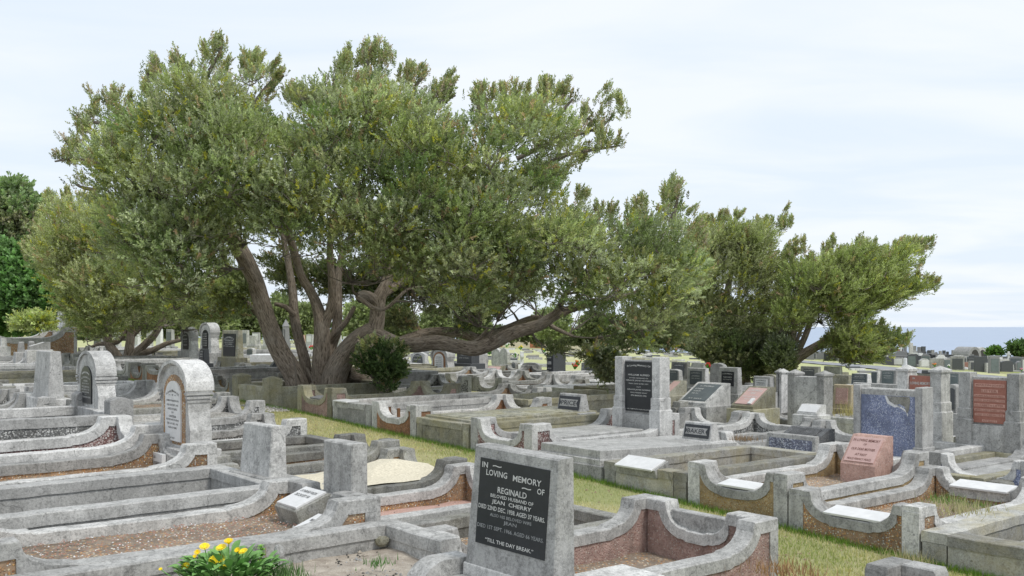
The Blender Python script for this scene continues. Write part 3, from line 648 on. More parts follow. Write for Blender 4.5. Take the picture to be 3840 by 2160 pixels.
# ================================================================ NEAR HEADSTONES
CH = [('IN', .925, .065, .085, 0, -.42), ('~', .93, .03, .13, 0, -.24), ('LOVING', .845, .07, .31, 0, -.24), ('MEMORY', .835, .07, .40, 0, .2), ('OF', .745, .065, .10, 0, .4), ('~', .745, .03, .13, 0, .2),
      ('REGINALD', .665, .07, .42), ('BELOVED HUSBAND OF', .588, .04, .62), ('JEAN  CHERRY', .515, .06, .57), ('DIED 22ND DEC. 1938. AGED 37 YEARS.', .44, .052, .96)]
def cherry(root, w, h, t):
    MB().box(-t/2-.006, t/2+.006, -w/2-.006, w/2+.006, -.15, .012, c=.004).build('base', M['con_l'], root)
    xf = -t/2+.03*.555; p = plaque(root, w*.77, h*.70, h*.555, xf, 'black', CH, 'let_w', t=.006); face_lean(p, xf, h*.555, .03, h)
    lettering(p, [('ALSO HIS BELOVED WIFE', .365, .036, .6), ('JEAN', .30, .05, .19), ('DIED 1ST SEPT. 1966. AGED 66 YEARS.', .215, .046, .96)], w*.77, h*.70, 'let_g', xf-.009, h*.555)
    lettering(p, [('\u201cTILL THE DAY BREAK.\u201d', .065, .045, .70)], w*.77, h*.70, 'let_w', xf-.009, h*.555)
stone(1737, 2152, 1687, 2150, 5.62, 'tall tapered weathered stone with a large square black plaque lettered in white', 'flat', 'con_l', t=.19, yaw=radians(9), tw=.055, tt=.03, extra=cherry, roll=.05, base=False)
JR = [('In Loving Memory Of', .83, .055, .82, .10), ('~ + ~', .765, .03, .5), ('JAMES ROBERTSON', .665, .038, .80), ('DIED 25TH SEPT. 1930', .595, .032, .72), ('AGED 70 YEARS.', .53, .034, .62), ('ALSO', .475, .026, .14), ('CHRISTINA', .405, .036, .48),
      ('BELOVED WIFE OF ABOVE', .35, .03, .82), ('DIED 21ST DEC. 1935', .285, .032, .72), ('AGED 65 YEARS.', .22, .032, .58), ('AT REST', .05, .026, .28)]
r = hooded(592, 797, 1347, 1672, du(690, 3.62), 'tall grey hooded stone with a white arched inscription over brown pebbles', t=.28, lines=JR)
plaque(r, .42, .20, -.16, -.25, 'white_pl', [('ALSO', .8, .13, .15), ('VICTOR B. ROBERTSON', .5, .18, .9), ('DIED', .2, .14, .5)], 'let_k', t=.02, yc=.12)
MB().box(-.24, .2, -.42, .42, -.42, -.148).build('plinth', M['con'], r)
AH = [('IN LOVING MEMORY OF', .70, .05, .80, .09), ('ANNIE', .60, .05, .36), ('BELOVED WIFE OF', .525, .032, .6), ('WILLIAM HILL', .44, .05, .74), ('DIED 2ND OCT. 1933.', .365, .036, .74), ('AGED 45 YEARS.', .295, .036, .66), ('ALSO', .235, .02, .2), ('MILTON COLIN HORN', .165, .045, .9), ('\u2022\u2022\u2022\u2022\u2022\u2022', .83, .06, .7, .12)]
hooded(285, 436, 1310, 1524, du(362, 3.6), 'grey hooded stone with a black arched inscription among kerb steps', t=.27, pan='con', pm='black', lm='let_w', lines=AH, arches=2)
stone(125, 238, 1316, 1490, du(180, 3.55), 'tall blank tapered slab streaked grey, behind it kerb steps rise', 'flat', 'con_l', t=.22, tw=.08, tt=.04)
stone(1211, 1378, 1655, 1850, du(1295, 3.6), 'rough pitted blank stone with a chipped side, between sand filled grave and white tablets', 'flat', 'con', t=.14, tw=.02, tt=.0, yaw=.05)
stone(899, 1073, 1590, 1775, du(985, 3.6), 'plain leaning grey block with a smooth blank face on the deep box surround', 'flat', 'con', t=.17, tw=.05, tt=.02, lean=.03, yaw=.06)
WA = [('In Loving Memory Of', .925, .05, .85, .03), ('WILLIAM ALFRED', .735, .035, .78), ('LOVED HUSBAND OF', .672, .02, .68), ('GRACE JANE NORRIS.', .618, .034, .93), ('DIED 22ND JUNE 1937.', .555, .028, .72), ('ALSO', .495, .02, .16), ('GRACE JANE NORRIS', .435, .034, .84),
      ('WHO PASSED AWAY', .378, .022, .62), ('4TH MARCH 1970.', .32, .03, .58), ('LO, I AM WITH YOU ALWAYS.', .045, .022, .85)]
pillared(2305, 2508, 1338, 1583, du(2405, 9.95), 'grey two pillared stone with a tall black inscribed panel', 'con_l', 'black', WA, ph=.76, plw=.92, zc=.545, pw=.165, mid=.95, t=.2)
def ribbon(name, x0, x1, yt, yb, d, label, txt):
    def ex(root, w, h, t):
        p = plaque(root, w*.84, h*.74, h*.5, -t/2+.025, 'black', None, t=.012); m_ = MB(); a, b = w*.34, h*.2; x = -t/2+.025-.0155
        V = []; pts = [(-a*1.12, -b), (a*1.12, -b), (a*.92, 0), (a*1.12, b), (-a*1.12, b), (-a*.92, 0)]
        m_.add([(x, y, h*.5+z) for y, z in pts], [(0, 1, 2), (2, 3, 4), (0, 2, 5), (2, 4, 5)]); m_.build('ribbon', M['con_l'], p)
        lettering(p, [(txt, .5, .34, .72)], w*.84, h*.74, 'black', x-.003, h*.5); face_lean(p, -t/2+.02, h*.5, .05, h)
    stone(x0, x1, yt, yb, d, label, 'flat', 'con_l', t=.2, tw=.06, tt=.05, extra=ex, cat='name block', name='name_block')
ribbon('p', 2086, 2212, 1476, 1543, du(2150, 9.85), 'small name block with dark plaque on the lichen covered slab', 'PRICE')
ribbon('b', 2556, 2700, 1583, 1648, du(2620, 9.75), 'small name block with dark plaque at the end of the stepped slab', 'BAKER')
# red pink granite desk, blue rendered stone
desk(3157, 3343, 1634, 1808, 10.75, 'pink rough sided granite desk stone before the blue panelled stone', 'pinkgr', 'pink_pl', depth=.38, front=.21, pw=.86, lm='let_b', lines=[('IN LOVING MEMORY', .86, .11, .9), ('OF', .7, .08, .1), ('OUR DEAR MOTHER', .5, .1, .8), ('AT REST', .28, .09, .4), ('PEACE PERFECT PEACE', .1, .08, .8)])
def blue_patch(root, w, h, t):
    p = plaque(root, w*.84, h*.90, h*.46, -t/2, 'blue', None, t=.004)
    m_ = MB(); pts = [(.02, .0), (-.02, -.06), (-.10, -.10), (-.18, -.09), (-.25, -.12), (-.28, -.2), (-.31, -.16), (-.33, -.05), (-.32, .0)]; c0 = h*.905
    m_.add([(-t/2-.007, y*w, c0+z) for y, z in pts], [tuple(range(len(pts)))]); m_.build('bare_patch', M['con_d'], p)
    pts2 = [(.05, -.0), (.01, -.09), (-.10, -.135), (-.19, -.12), (-.25, -.145), (-.29, -.235), (-.30, -.2), (-.02, -.05), (.02, -.0)]; m_ = MB(); m_.add([(-t/2-.0055, y*w, c0+z) for y, z in pts2], [tuple(range(len(pts2)))]); m_.build('pale_edge', M['white_st'], p)
    for s in (-1, 1):
        mb = MB(); c0_ = s*(w/2-.03); mb.box(-t/2-.03, t/2+.02, c0_-.045, c0_+.045, -.3, h*1.045); mb.box(-t/2-.05, t/2+.04, c0_-.06, c0_+.06, -.3, h*.22); mb.build('pillar', M['con_l'], root)
stone(3216, 3478, 1458, 1722, 11.7, 'broad stone with a flaking glittery blue panel in a grey frame', 'flat', 'con', t=.2, tw=0, tt=0, extra=blue_patch)
plot(10.6, 13.1, 4.4, 5.55, 'curved kerb surround with blue glitter panels beside the blue panelled stone', top=1.42, pan='blue', con='con_l', hk=.24, hp=.46, fill='soil')
stone(2872, 3072, 1628, 1705, 12.05, 'low wide wall block with blue grey chip panel under the dark leaning tablet', 'flat', 'con', t=.12, tw=.02, pl=dict(w=.86, h=.6, z=.48, mat='peb_u', t=.003), cat='kerb block', name='kerb_block')
def rk(root, w, h, t): pass
desk(2905, 3125, 1607, 1672, 12.3, 'dark rough faced tablet leaning on the kerb block', 'rockface', 'rockface', depth=.5, front=.06, pw=.7)
# pillars and red plaques
SU = [('IN', .93, .05, .1, 0, -.3), ('LOVING MEMORY', .80, .075, .9), ('OF', .70, .05, .12, 0, .3), ('SUSAN MARGARET', .58, .06, .9)]
pillared(3372, 3554, 1385, 1580, du(3470, 13.1), 'stone with two fluted capped pillars holding a deep red panel', 'con', 'red_pl', SU, pyr=True, pw=.24, ph=.72, zc=.52, plw=.96, mid=.86)
ML = [('MARTIN JOHN', .875, .055, .9), ('LISTER', .745, .055, .5), ('BORN BALCAIRN 1865', .63, .042, .92), ('DIED DUNEDIN 1939', .525, .042, .92), ('ELIZABETH LISTER', .41, .055, .92), ('BORN EAST TAIERI 1862', .30, .042, .92), ('DIED DUNEDIN 1938', .19, .042, .9), ('AT REST', .05, .04, .45)]
pillared(3606, 3832, 1398, 1622, du(3720, 12.9), 'broad grey pillared stone with banded red inscription panel', 'con', 'red_pl', ML, lm='red_pl', pw=.195, ph=.72, zc=.52, plw=.90, mid=.93, bands=True, t=.2)
# plain back of a pillared stone, white tablet before it
pillared(2956, 3118, 1400, 1560, 16.2, 'streaked blank slab between two capped pillars with white tablet at its foot', 'con', None, pyr=True, pw=.19, mid=.93, rec=.006, steps=False)
desk(2990, 3095, 1517, 1554, 15.4, 'low block with a blank white slanted face before the streaked slab', 'con_l', 'white_pl', depth=.26, front=.03, pw=.9)
pillared(2912, 2952, 1393, 1502, 18.5, 'single slim capped pillar pair beside the small white inscribed stone', 'con_l', None, pyr=True, pw=.4, t=.2, steps=False)
LM = [('IN LOVING MEMORY OF', .86, .09, .8, .05)]
def tx(*names): return LM+[(n, .62-.17*i, .10 if i % 2 == 0 else .07, .7) for i, n in enumerate(names)]
K = dict
MID = [ # x0,x1,ytop,ybase,depth,kind,mat,plaque,label
 (2575,2662,1380,1452,20.5,'flat','con_l',K(w=.62,h=.70,z=.5,mat='grey_pl',lines=tx('JAMES','AND HIS WIFE')),'pale tapered stone with slate grey plaque beside a plain round topped stone'),
 (2660,2730,1361,1462,20.8,'segment','con_l',None,'plain pale stone with gently curved top and a small knob'),
 (2692,2784,1377,1475,19.3,'flat','con',K(w=.60,h=.55,z=.56,mat='black',lines=tx('WILLIAM H. BRAGDON','DIED 5TH JUNE 1932')),'grey square stone with black plaque and chip border'),
 (2822,2905,1411,1470,18.6,'flat','con_l',K(w=.66,h=.68,z=.5,mat='white_pl',lm='let_k',lines=tx('EMMA','BELOVED WIFE OF')),'small stone with a white inscribed plaque by the slim pillars'),
 (2852,2925,1404,1475,20.0,'segment','con_o',None,'brownish rounded stone behind the small white inscribed one'),
 (2514,2592,1357,1420,25,'flat','con_d',K(w=.6,h=.7,z=.55,mat='char_gr',lines=tx('')),'dark stone with a charcoal plaque before the lawn edge'),
 (2590,2652,1360,1400,27,'flat','con',None,'grey low slab with a dark lintel before the lawn edge'),
 (2498,2562,1384,1432,22,'segment','con',K(w=.8,h=.75,z=.5,mat='grey_pl',lines=tx('')),'low curved stone with grey plaque behind the pale pink desk'),
 (3000,3080,1374,1424,25,'flat','con_d',K(w=.55,h=.7,z=.45,mat='char_gr',lines=tx('')),'shaded stone with charcoal plaque between two stubby pillars'),  # body in the dark concrete tone
 (3088,3160,1374,1418,27,'flat','con',None,'plain grey slab with a taller shoulder under the low branches'),
 (3052,3125,1397,1440,22,'segment','con',None,'small curved grey stone crowned with relief work'),
 (3112,3196,1405,1445,20,'flat','con_o',None,'low olive slab above the sandstone monument'),
 (3192,3268,1399,1442,19.5,'segment','con_l',K(w=.86,h=.9,z=.5,mat='grey_pl',lines=[('IN LOVING MEMORY OF',.88,.07,.6),('BERTHA GRACE',.72,.09,.6),('LOVED WIFE OF',.58,.05,.8),('GRAHAM BRUCE AVERY',.3,.08,.75)]),'stone with a wide slate plaque lettered white over the blue panelled stone'),
 (3266,3304,1391,1440,20.5,'flat','con',K(w=.8,h=.8,z=.5,mat='grey_pl'),'narrow stone with scroll carving beside the wide slate plaque'),
 (3300,3374,1387,1442,19,'flat','con',K(w=.66,h=.82,z=.5,mat='green_pl',lines=tx('CLARA ELIZABETH','ALSO')),'stone with grey green plaque and fluted corner beside the capped pillar'),
 (3196,3385,1438,1475,18.2,'flat','con',None,'long low grey wall block behind the blue panelled stone'),
 (3456,3502,1388,1402,24,'flat','con_d',K(w=.8,h=.7,z=.5,mat='char_gr'),'low dark slab just above the deep red panel'),
 (3544,3612,1394,1480,18.5,'flat','con',K(w=.7,h=.6,z=.6,mat='green_pl',lines=tx('','')),'square stone with grey green plaque beside the fluted pillars'),
 (3552,3604,1440,1548,15.3,'arch','con_l',K(w=.66,h=.72,z=.5,kind='arch',mat='char_gr'),'white speckled arched stone with a black inset low between pillars'),
 (3816,3850,1398,1470,17,'segment','con',K(w=.7,h=.7,z=.5,mat='char_gr'),'dark stone at the picture edge behind the banded red panel'),
 (3824,3862,1466,1545,14,'flat','con_l',K(w=.85,h=.8,z=.5,mat='white_pl'),'bright white plaque stone at the picture edge'),
 (1537,1608,1316,1392,33,'gable','con_l',K(w=.66,h=.72,z=.5,kind='arch',mat='char_gr',lines=tx('LILLIAN CURTIS','')),'pale gabled stone with a charcoal arched plaque under the long limb'),
 (1840,1916,1306,1386,35,'heart','con',None,'double rounded blank stone streaked with rain marks'),
 (1914,1946,1357,1418,31,'arch','con_d',K(w=.8,h=.8,z=.45,kind='arch',mat='grey_pl',lines=tx('','')),'narrow dark arched stone beside the double rounded one'),
 (1954,2034,1359,1418,31,'segment','con',None,'blank round topped grey stone before the white cross'),
 (2176,2268,1345,1430,28,'shoulder','peb_s',K(w=.5,h=.7,z=.55,mat='char_gr',lines=tx('JANE','')),'chip covered stone with black plaque half hidden by hanging leaves'),
 (830,912,1238,1340,24.8,'flat','con_o',K(w=.70,h=.82,z=.46,mat='black',lines=[('IN LOVING MEMORY OF',.84,.08,.85,.14),('GEORGE McHUTCHE',.70,.07,.7),('BELOVED HUSBAND OF',.61,.04,.75),('ELLA CAMPBELL',.53,.05,.6),('DIED 4TH MAY 1934. AGED 45 YRS',.44,.035,.9)]),'lichened tan tapered stone with a black plaque beside the hooded pair'),
 (748,786,1308,1362,24,'flat','char_gr',K(w=.9,h=.86,z=.52,mat='black',lines=tx('ROBERT ALLAN','WILLIAM THOMAS')),'small black block leaning before the taller far hooded stone'),
 (924,962,1305,1338,34,'segment','con_l',K(w=.8,h=.8,z=.45,kind='segment',mat='grey_pl'),'tiny grey stone on the lawn edge beyond the tan one'),
 (1012,1042,1312,1330,38,'flat','con_d',None,'small dark block beyond the white flat slab'),
 (905,936,1238,1300,62,'flat','con_l',K(w=.5,h=.6,mat='grey_pl'),'pale square stone at the foot of far trees'),
 (944,977,1247,1290,66,'flat','con_l',K(w=.8,h=.6,z=.6,mat='white_pl'),'stone with bright white plaque at the foot of far trees'),
 (932,966,1259,1296,55,'flat','con',None,'blank grey slab on the lawn, between white plaque stone and tan stone'),
 (985,1012,1262,1296,57,'flat','con',None,'blank grey slab half hidden by the leaning trunk'),
 (1120,1146,1256,1292,62,'flat','pinkgr',K(w=.8,h=.6,mat='pink_pl'),'pale pink stone seen between the trunks'),
 (1147,1178,1254,1296,60,'flat','con_l',K(w=.7,h=.5,z=.6,mat='white_pl'),'white plaque stone seen between the trunks'),
 (1262,1283,1258,1300,60,'flat','con_l',None,'pale stone between the middle and leaning trunks'),
 (1285,1304,1262,1298,64,'flat','white_st',None,'small white stone between the middle and leaning trunks'),
 (352,392,1232,1300,40,'flat','con_l',None,'pale upright slab glimpsed left of the uphill tree trunks'),
 (500,528,1228,1296,44,'arch','white_st',None,'white arched stone glimpsed between uphill tree trunks'),
 (548,575,1240,1300,46,'flat','con',None,'grey stone glimpsed between uphill tree trunks'),
 (585,612,1225,1298,50,'gable','white_st',None,'white pointed stone glimpsed right of the uphill tree'),
 (622,655,1235,1305,42,'flat','con_l',K(w=.7,h=.6,z=.55,mat='grey_pl'),'pale stone with slate plaque left of the far hooded pair'),
 (425,455,1246,1300,48,'segment','con_l',None,'small pale rounded stone behind the uphill tree'),
 (0,27,1268,1300,26,'flat','con_l',None,'low pale block at the uphill end of the grass'),
 (66,92,1281,1320,24.5,'segment','con_l',None,'rounded kerb post with a pitted face by the uphill grass'),
 (102,132,1279,1322,24.3,'segment','con_l',None,'rounded kerb post by a blank white desk, uphill'),
]
for (a, b, yt, yb, d, kd, mt, pl, lb) in MID: stone(a, b, yt, yb, d, lb, kd, mt, pl=pl, t=.16 if d > 17 else .18)
desk(2743, 2906, 1452, 1530, 16.3, 'mossy desk stone with a pink face and a small white tile', 'con_o', 'pink_pl', depth=.62, front=.05, lines=[('IN LOVING MEMORY OF', .84, .12, .8, .08), ('TANNY', .66, .11, .35), ('DEARLY LOVED WIFE OF', .45, .07, .8), ('WILLIAM', .3, .07, .4)], tile=True)
desk(2543, 2737, 1437, 1518, 17.0, 'wide grey desk stone with a bluish slate face beside mossy kerbs', 'con', 'grey_pl', depth=.66, front=.06, lines=[('IN LOVING MEMORY', .86, .07, .6, .05), ('CATHERINE', .68, .08, .36, 0, -.22), ('DAVIDSON', .54, .07, .3, 0, -.22), ('DIED 1941', .4, .06, .28, 0, -.22), ('AT REST', .1, .05, .6)])
desk(2478, 2575, 1428, 1482, 17.6, 'beige desk stone with a pale pink face next to the black panel pillars', 'con_o', 'pink_pl', depth=.5, front=.04)
desk(1800, 1896, 1372, 1418, 29.5, 'cream desk stone with a pale pink face before the double rounded stone', 'con_o', 'pink_pl', depth=.55, front=.04, yaw=.3)
desk(1020, 1064, 1328, 1382, 22.8, 'steep black inscribed tablet beside the leaning trunk', 'char_gr', 'black', depth=.4, front=.03, lines=tx('HARVEY A. BAIN', 'ALSO'), pw=.96)
desk(135, 158, 1283, 1312, 24.0, 'blank white desk stone on uphill kerbs', 'con_l', 'white_pl', depth=.5)
def lab(root, w, h, t): pass
# sandstone monument with steps
stone(3122, 3212, 1442, 1530, 16.8, 'sandstone stone with a pale red mottled plaque on sandstone steps', 'flat', 'sandst', t=.2, tw=.07, tt=.04, pl=K(w=.62, h=.68, z=.52, mat='pinkgr'), base=False,
      extra=lambda r, w, h, t: [MB().box(-t/2-.10*k, t/2+.05, -w/2-.05*k, w/2+.05*k, -.14*k-(.5 if k == 2 else 0), -.14*k+.139).build('step', M['sandst'], r) for k in (1, 2)])
# white inscribed arch over brown pebbles, black granite block, wedge with white base
r = hooded(1612, 1708, 1300, 1396, 28.5, 'small hooded stone with a long white arch plaque over orange pebbles', pan='peb_r', lines=[(s, .8-.11*i, .05, .7) for i, s in enumerate(('IN LOVING MEMORY', 'CATHERINE', 'BELOVED WIFE', 'DIED 1931', 'ALSO', 'PETER'))])
def granite_steps(root, w, h, t):
    MB().box(-t/2-.12, t/2+.12, -w/2-.12, w/2+.12, -.16, .002).build('plinth', M['char_gr'], root); MB().box(-t/2-.3, t/2+.25, -w/2-.35, w/2+.35, -.62, -.1599).build('base', M['con'], root)
stone(1712, 1798, 1284, 1362, 28.8, 'polished charcoal granite block on a stepped base under the long limb', 'flat', 'char_gr', t=.3, tw=0, tt=0, base=False, extra=granite_steps, pl=K(w=.8, h=.8, mat='char_gr', t=.004, lines=[('ELIZABETH ROBERTSON', .66, .07, .8), ('BELOVED WIFE OF', .5, .05, .6), ('DIED 1939', .36, .06, .5), ('AGED 70 YEARS', .2, .06, .8)]))
stone(1790, 1826, 1318, 1392, 29.6, 'white side pillar behind the charcoal granite block', 'gable', 'con_l', t=.4)
stone(2050, 2122, 1318, 1402, 29.0, 'dark wedge topped granite stone on a bright white base', 'wave', 'char_gr', t=.5, tw=.03, tt=.0, pl=K(w=.8, h=.8, mat='black', lines=[('IN LOVING MEMORY', .8, .07, .7), ('KERR', .5, .16, .7), ('AGED 70 YEARS', .2, .06, .7)]), base=False,
      extra=lambda r, w, h, t: [MB().box(-t/2-.1, t/2+.1, -w/2-.1, w/2+.1, -.09, .002).build('plinth', M['white_st'], r), MB().box(-t/2-.2, t/2+.2, -w/2-.2, w/2+.2, -.6, -.0899).build('base', M['con'], r)])
hooded(676, 746, 1224, 1316, 28.5, 'shorter of the far hooded pair, with a black arched plaque', pan='con', pm='black', lm='let_w', lines=tx('MARGARET', 'JOHN WELLS', 'ALSO'), t=.27, arches=2)
hooded(748, 824, 1209, 1322, 26.5, 'taller of the far hooded pair, with a pointed black plaque and stepped shoulder', pan='con', pm='black', lm='let_w', lines=[('IN LOVING MEMORY', .8-.11*i, .05, .75) for i in range(6)], t=.28, arches=3)
# white scroll stone, uphill
hooded(212, 249, 1160, 1232, 31, 'bright white scroll shaped stone against the dark hedge', mat='white_st', pan='white_st', pm='white_st', t=.16, arches=1)
plot(5.4, 8.15, 31.0, 33.2, 'raised uphill surround with red brown panels under the white scroll stone', 'curve', pan='peb_b', con='con_l', hk=.62, hp=.95, p=.45, c=.5, top=.0, fill='soil', fh=.5, cap=.16, t=.2, sink=1.2)
plot(V0, V1, 2.0, 3.36, 'curved corner of a grey kerb surround by the near end of the grass path', top=1.50, pan='peb_b', hk=.25, hp=.46, p=.3, c=.24, pe=.34)
# flat white slab, little white shapes
for (x0, x1, y, d, lb, nm, ct) in ((955, 1048, 1334, 27, 'bright white flat grave slab on kerbs beyond the tan stone', 'grave_slab', 'grave slab'), (1560, 1600, 1392, 30, 'small white flat slab under the long limb', 'grave_slab', 'grave slab')):
    P = at((x0+x1)/2, y, d); w = (x1-x0)/FP*d; o = MB(); o.box(-w/2, w/2, -.5, .5, gz(P.x, P.y)-P.z-.1, .04); o = o.build(nm, M['white_st'], None, label=lb, cat=ct); o.location = P
def cross(x, yt, yb, d, label, mat='white_st'):
    P = at(x, yb, d); h = (yb-yt)/FP*d; r = empty('cross_monument', P, AN*.2, label=label, cat='cross'); g = min(gz(P.x, P.y)-P.z, 0)-.1
    MB().box(-.16, .16, -.16, .16, g, h*.12).build('base', M[mat], r); MB().box(-.06, .06, -.07, .07, h*.12, h, c=.01).build('shaft', M[mat], r)
    MB().box(-.059, .059, -h*.3, -.0701, h*.62, h*.78, c=.01).build('arm', M[mat], r); MB().box(-.059, .059, .0701, h*.3, h*.62, h*.78, c=.01).build('arm', M[mat], r)
cross(1957, 1318, 1374, 36, 'white stone cross on the lawn edge beside the round topped stone')
def obelisk(x, yt, yb, w, d, label, mat='grey_gr'):
    P = at(x, yb, d); h = (yb-yt)/FP*d; w = w/FP*d/2; r = empty('obelisk', P, .4, label=label, cat='obelisk'); g = min(gz(P.x, P.y)-P.z, 0)-.1
    MB().box(-w*1.15, w*1.15, -w*1.15, w*1.15, g, h*.08).build('base', M[mat], r); m_ = MB(); m_.box(-w, w, -w, w, h*.08, h*.72, tx=.04, ty=.04, c=.01)
    m_.add([(-w*.95, -w*.95, h*.72), (w*.95, -w*.95, h*.72), (w*.95, w*.95, h*.72), (-w*.95, w*.95, h*.72), (0, 0, h)], [(0, 1, 4), (1, 2, 4), (2, 3, 4), (3, 0, 4)]); m_.build('shaft', M[mat], r)
    q = plaque(r, w*1.2, h*.42, h*.42, -w*.96, 'char_gr', None, kind='arch', t=.01); q.rotation_euler = (0, 0, .6)
obelisk(1072, 1196, 1296, 26, 50, 'blue grey pointed obelisk seen between the leaning trunks')

# ================================================================ FAR GRAVES BEYOND THE ROAD
FARK = {'d': ('char_gr', 'dark granite'), 'g': ('grey_gr', 'grey granite'), 'c': ('con', 'weathered grey'), 'w': ('white_st', 'white'), 't': ('tan_gr', 'red brown granite'), 'l': ('con_l', 'pale concrete'), 'b': ('black', 'black granite')}
FAR = [ # x0,x1,yt,yb,key,kind,plaque,extra label
 (3354,3400,1316,1355,'g','shoulder',None,'broad two tier'),(3380,3398,1324,1352,'d','flat',None,'slim'),(3408,3424,1286,1332,'c','flat',None,'tall column topped'),(3362,3386,1309,1326,'b','flat','t','low wide'),
 (3375,3382,1295,1330,'w','flat',None,'very slim'),(3388,3400,1292,1318,'g','flat',None,'slim upright'),(3424,3436,1297,1315,'c','flat',None,'small square'),(3440,3454,1301,1318,'g','flat',None,'plain square'),(3455,3471,1299,1318,'d','flat',None,'tall skyline'),
 (3400,3430,1364,1372,'l','flat',None,'long low base of'),(3401,3430,1341,1366,'b','segment','w','lettered'),(3445,3480,1344,1374,'g','shoulder',None,'stepped shoulder'),(3416,3438,1327,1346,'d','flat',None,'square'),(3443,3462,1324,1346,'w','flat',None,'patterned'),
 (3461,3488,1326,1352,'g','flat',None,'thick square'),(3476,3490,1313,1328,'d','segment',None,'skyline curved'),(3510,3534,1333,1374,'l','flat','w','white panelled'),(3502,3530,1352,1374,'b','segment','t','wooden panel'),(3536,3556,1330,1352,'d','flat',None,'plain upright'),
 (3556,3588,1335,1372,'d','flat','b','framed'),(3553,3586,1352,1376,'b','shoulder','w','lettered curved'),(3534,3546,1314,1328,'d','flat',None,'skyline square'),(3548,3558,1318,1330,'d','segment',None,'little skyline'),(3568,3582,1313,1330,'c','flat',None,'column like'),
 (3583,3596,1317,1330,'g','flat',None,'little square'),(3596,3620,1318,1334,'d','arch',None,'wide round topped'),(3617,3642,1335,1358,'l','flat','g','white framed'),(3606,3642,1358,1383,'t','flat','t','polished square'),(3648,3666,1338,1352,'t','segment',None,'small rounded'),
 (3664,3694,1341,1358,'d','segment','b','low curved'),(3660,3692,1352,1386,'g','flat',None,'tall plain'),(3678,3698,1366,1394,'c','wave',None,'curved top blank'),(3700,3734,1335,1354,'l','arch','g','arched framed'),(3710,3740,1354,1378,'b','gable','w','pointed lettered'),
 (3755,3772,1340,1352,'g','flat',None,'little plain'),(3764,3795,1346,1364,'b','arch','b','arched'),(3762,3800,1358,1388,'l','arch','g','cream arched'),(3798,3830,1346,1364,'t','segment','d','low wide'),(3812,3846,1354,1380,'b','shoulder','b','shouldered'),
 (3328,3350,1324,1350,'g','flat',None,'half hidden'),(3335,3352,1342,1362,'c','flat',None,'low rough'),(3640,3652,1328,1340,'g','flat',None,'tiny plain'),(3690,3702,1327,1340,'d','flat',None,'tiny dark'),(3490,3504,1312,1326,'c','flat',None,'skyline plain'),
 (3505,3516,1320,1332,'g','arch',None,'tiny arched'),(3520,3532,1316,1328,'l','flat',None,'tiny pale'),(3586,3600,1334,1350,'c','flat',None,'squat'),(3742,3754,1336,1350,'g','flat',None,'small dull'),(3776,3790,1330,1342,'d','flat',None,'small skyline'),
 (3310,3330,1330,1356,'c','segment',None,'leaf fringed'),(3428,3442,1346,1362,'c','flat',None,'weathered block'),(3486,3500,1352,1370,'d','flat',None,'low dark'),(3532,3550,1352,1370,'c','flat',None,'cracked'),(3590,3604,1362,1380,'g','segment',None,'squat rounded'),
 (3644,3658,1360,1380,'c','flat',None,'plain squat'),(3740,3756,1364,1384,'c','flat',None,'stained squat'),(3822,3842,1332,1346,'g','flat',None,'edge plain')]
PLM = {'t': 'tan_gr', 'w': 'let_w', 'b': 'black', 'g': 'grey_pl', 'd': 'char_gr'}
used = {}
for n, (a, b, yt, yb, k, kd, pl, ex) in enumerate(FAR):
    hpx = yb-yt; d = min(128, max(60, 3.15*FP/(yb-HZ)+6)); q = None
    if pl == 'w' and k == 'b': q = K(w=.8, h=.8, mat='black', t=.01, lines=[('IN LOVING', .75, .12, .6), ('MEMORY', .5, .12, .6), ('OF', .25, .1, .3)])
    elif pl: q = K(w=.7, h=.72, z=.52, mat='white_pl' if (pl == 'w') else PLM[pl], t=.02, kind='arch' if kd == 'arch' else 'flat')
    stone(a, b, yt, yb, d, f'{ex} {FARK[k][1]} far headstone '+('near the road' if yb > 1366 else 'on the sea skyline' if yb < 1334 else 'in middle rows')+f' {"over the capped pillars" if a < 3420 else "above the red panel" if a < 3560 else "above the banded panel" if a < 3700 else "toward the bush"}',
          kd, FARK[k][0], t=.22, yaw=-AN+pi/2+random.uniform(-.35, .35), tw=0 if k in 'dgb' else .04, tt=0, pl=q)
    if yb > 1340 or n % 2 == 0:
        P = at((a+b)/2, yb, d-1.0); w = (b-a)/FP*d*.62; gg = gz(P.x, P.y); o = MB(); o.box(-w, w, -1.1, .9, -.3, .07+.05*(n % 3)); o.box(-w+.12, w-.12, -.98, .78, .02, .09+.05*(n % 3)); o = o.build('grave_slab', M[('con', 'con_l', 'grey_gr', 'con')[n % 4]], None, label=f'low {("grey","pale","polished grey","cracked grey")[n%4]} grave slab at the foot of the {ex} {FARK[k][1]} stone', cat='grave slab', group='low slabs of the far graves'); o.location = (P.x, P.y, gg)
rr = random.Random(77); SHP = {'flat': 'square topped', 'segment': 'curved top', 'shoulder': 'shouldered', 'arch': 'round arched'}; PLN = {'char_gr': 'charcoal', 'grey_pl': 'slate', 'black': 'black', 'white_pl': 'white', 'green_pl': 'grey green'}
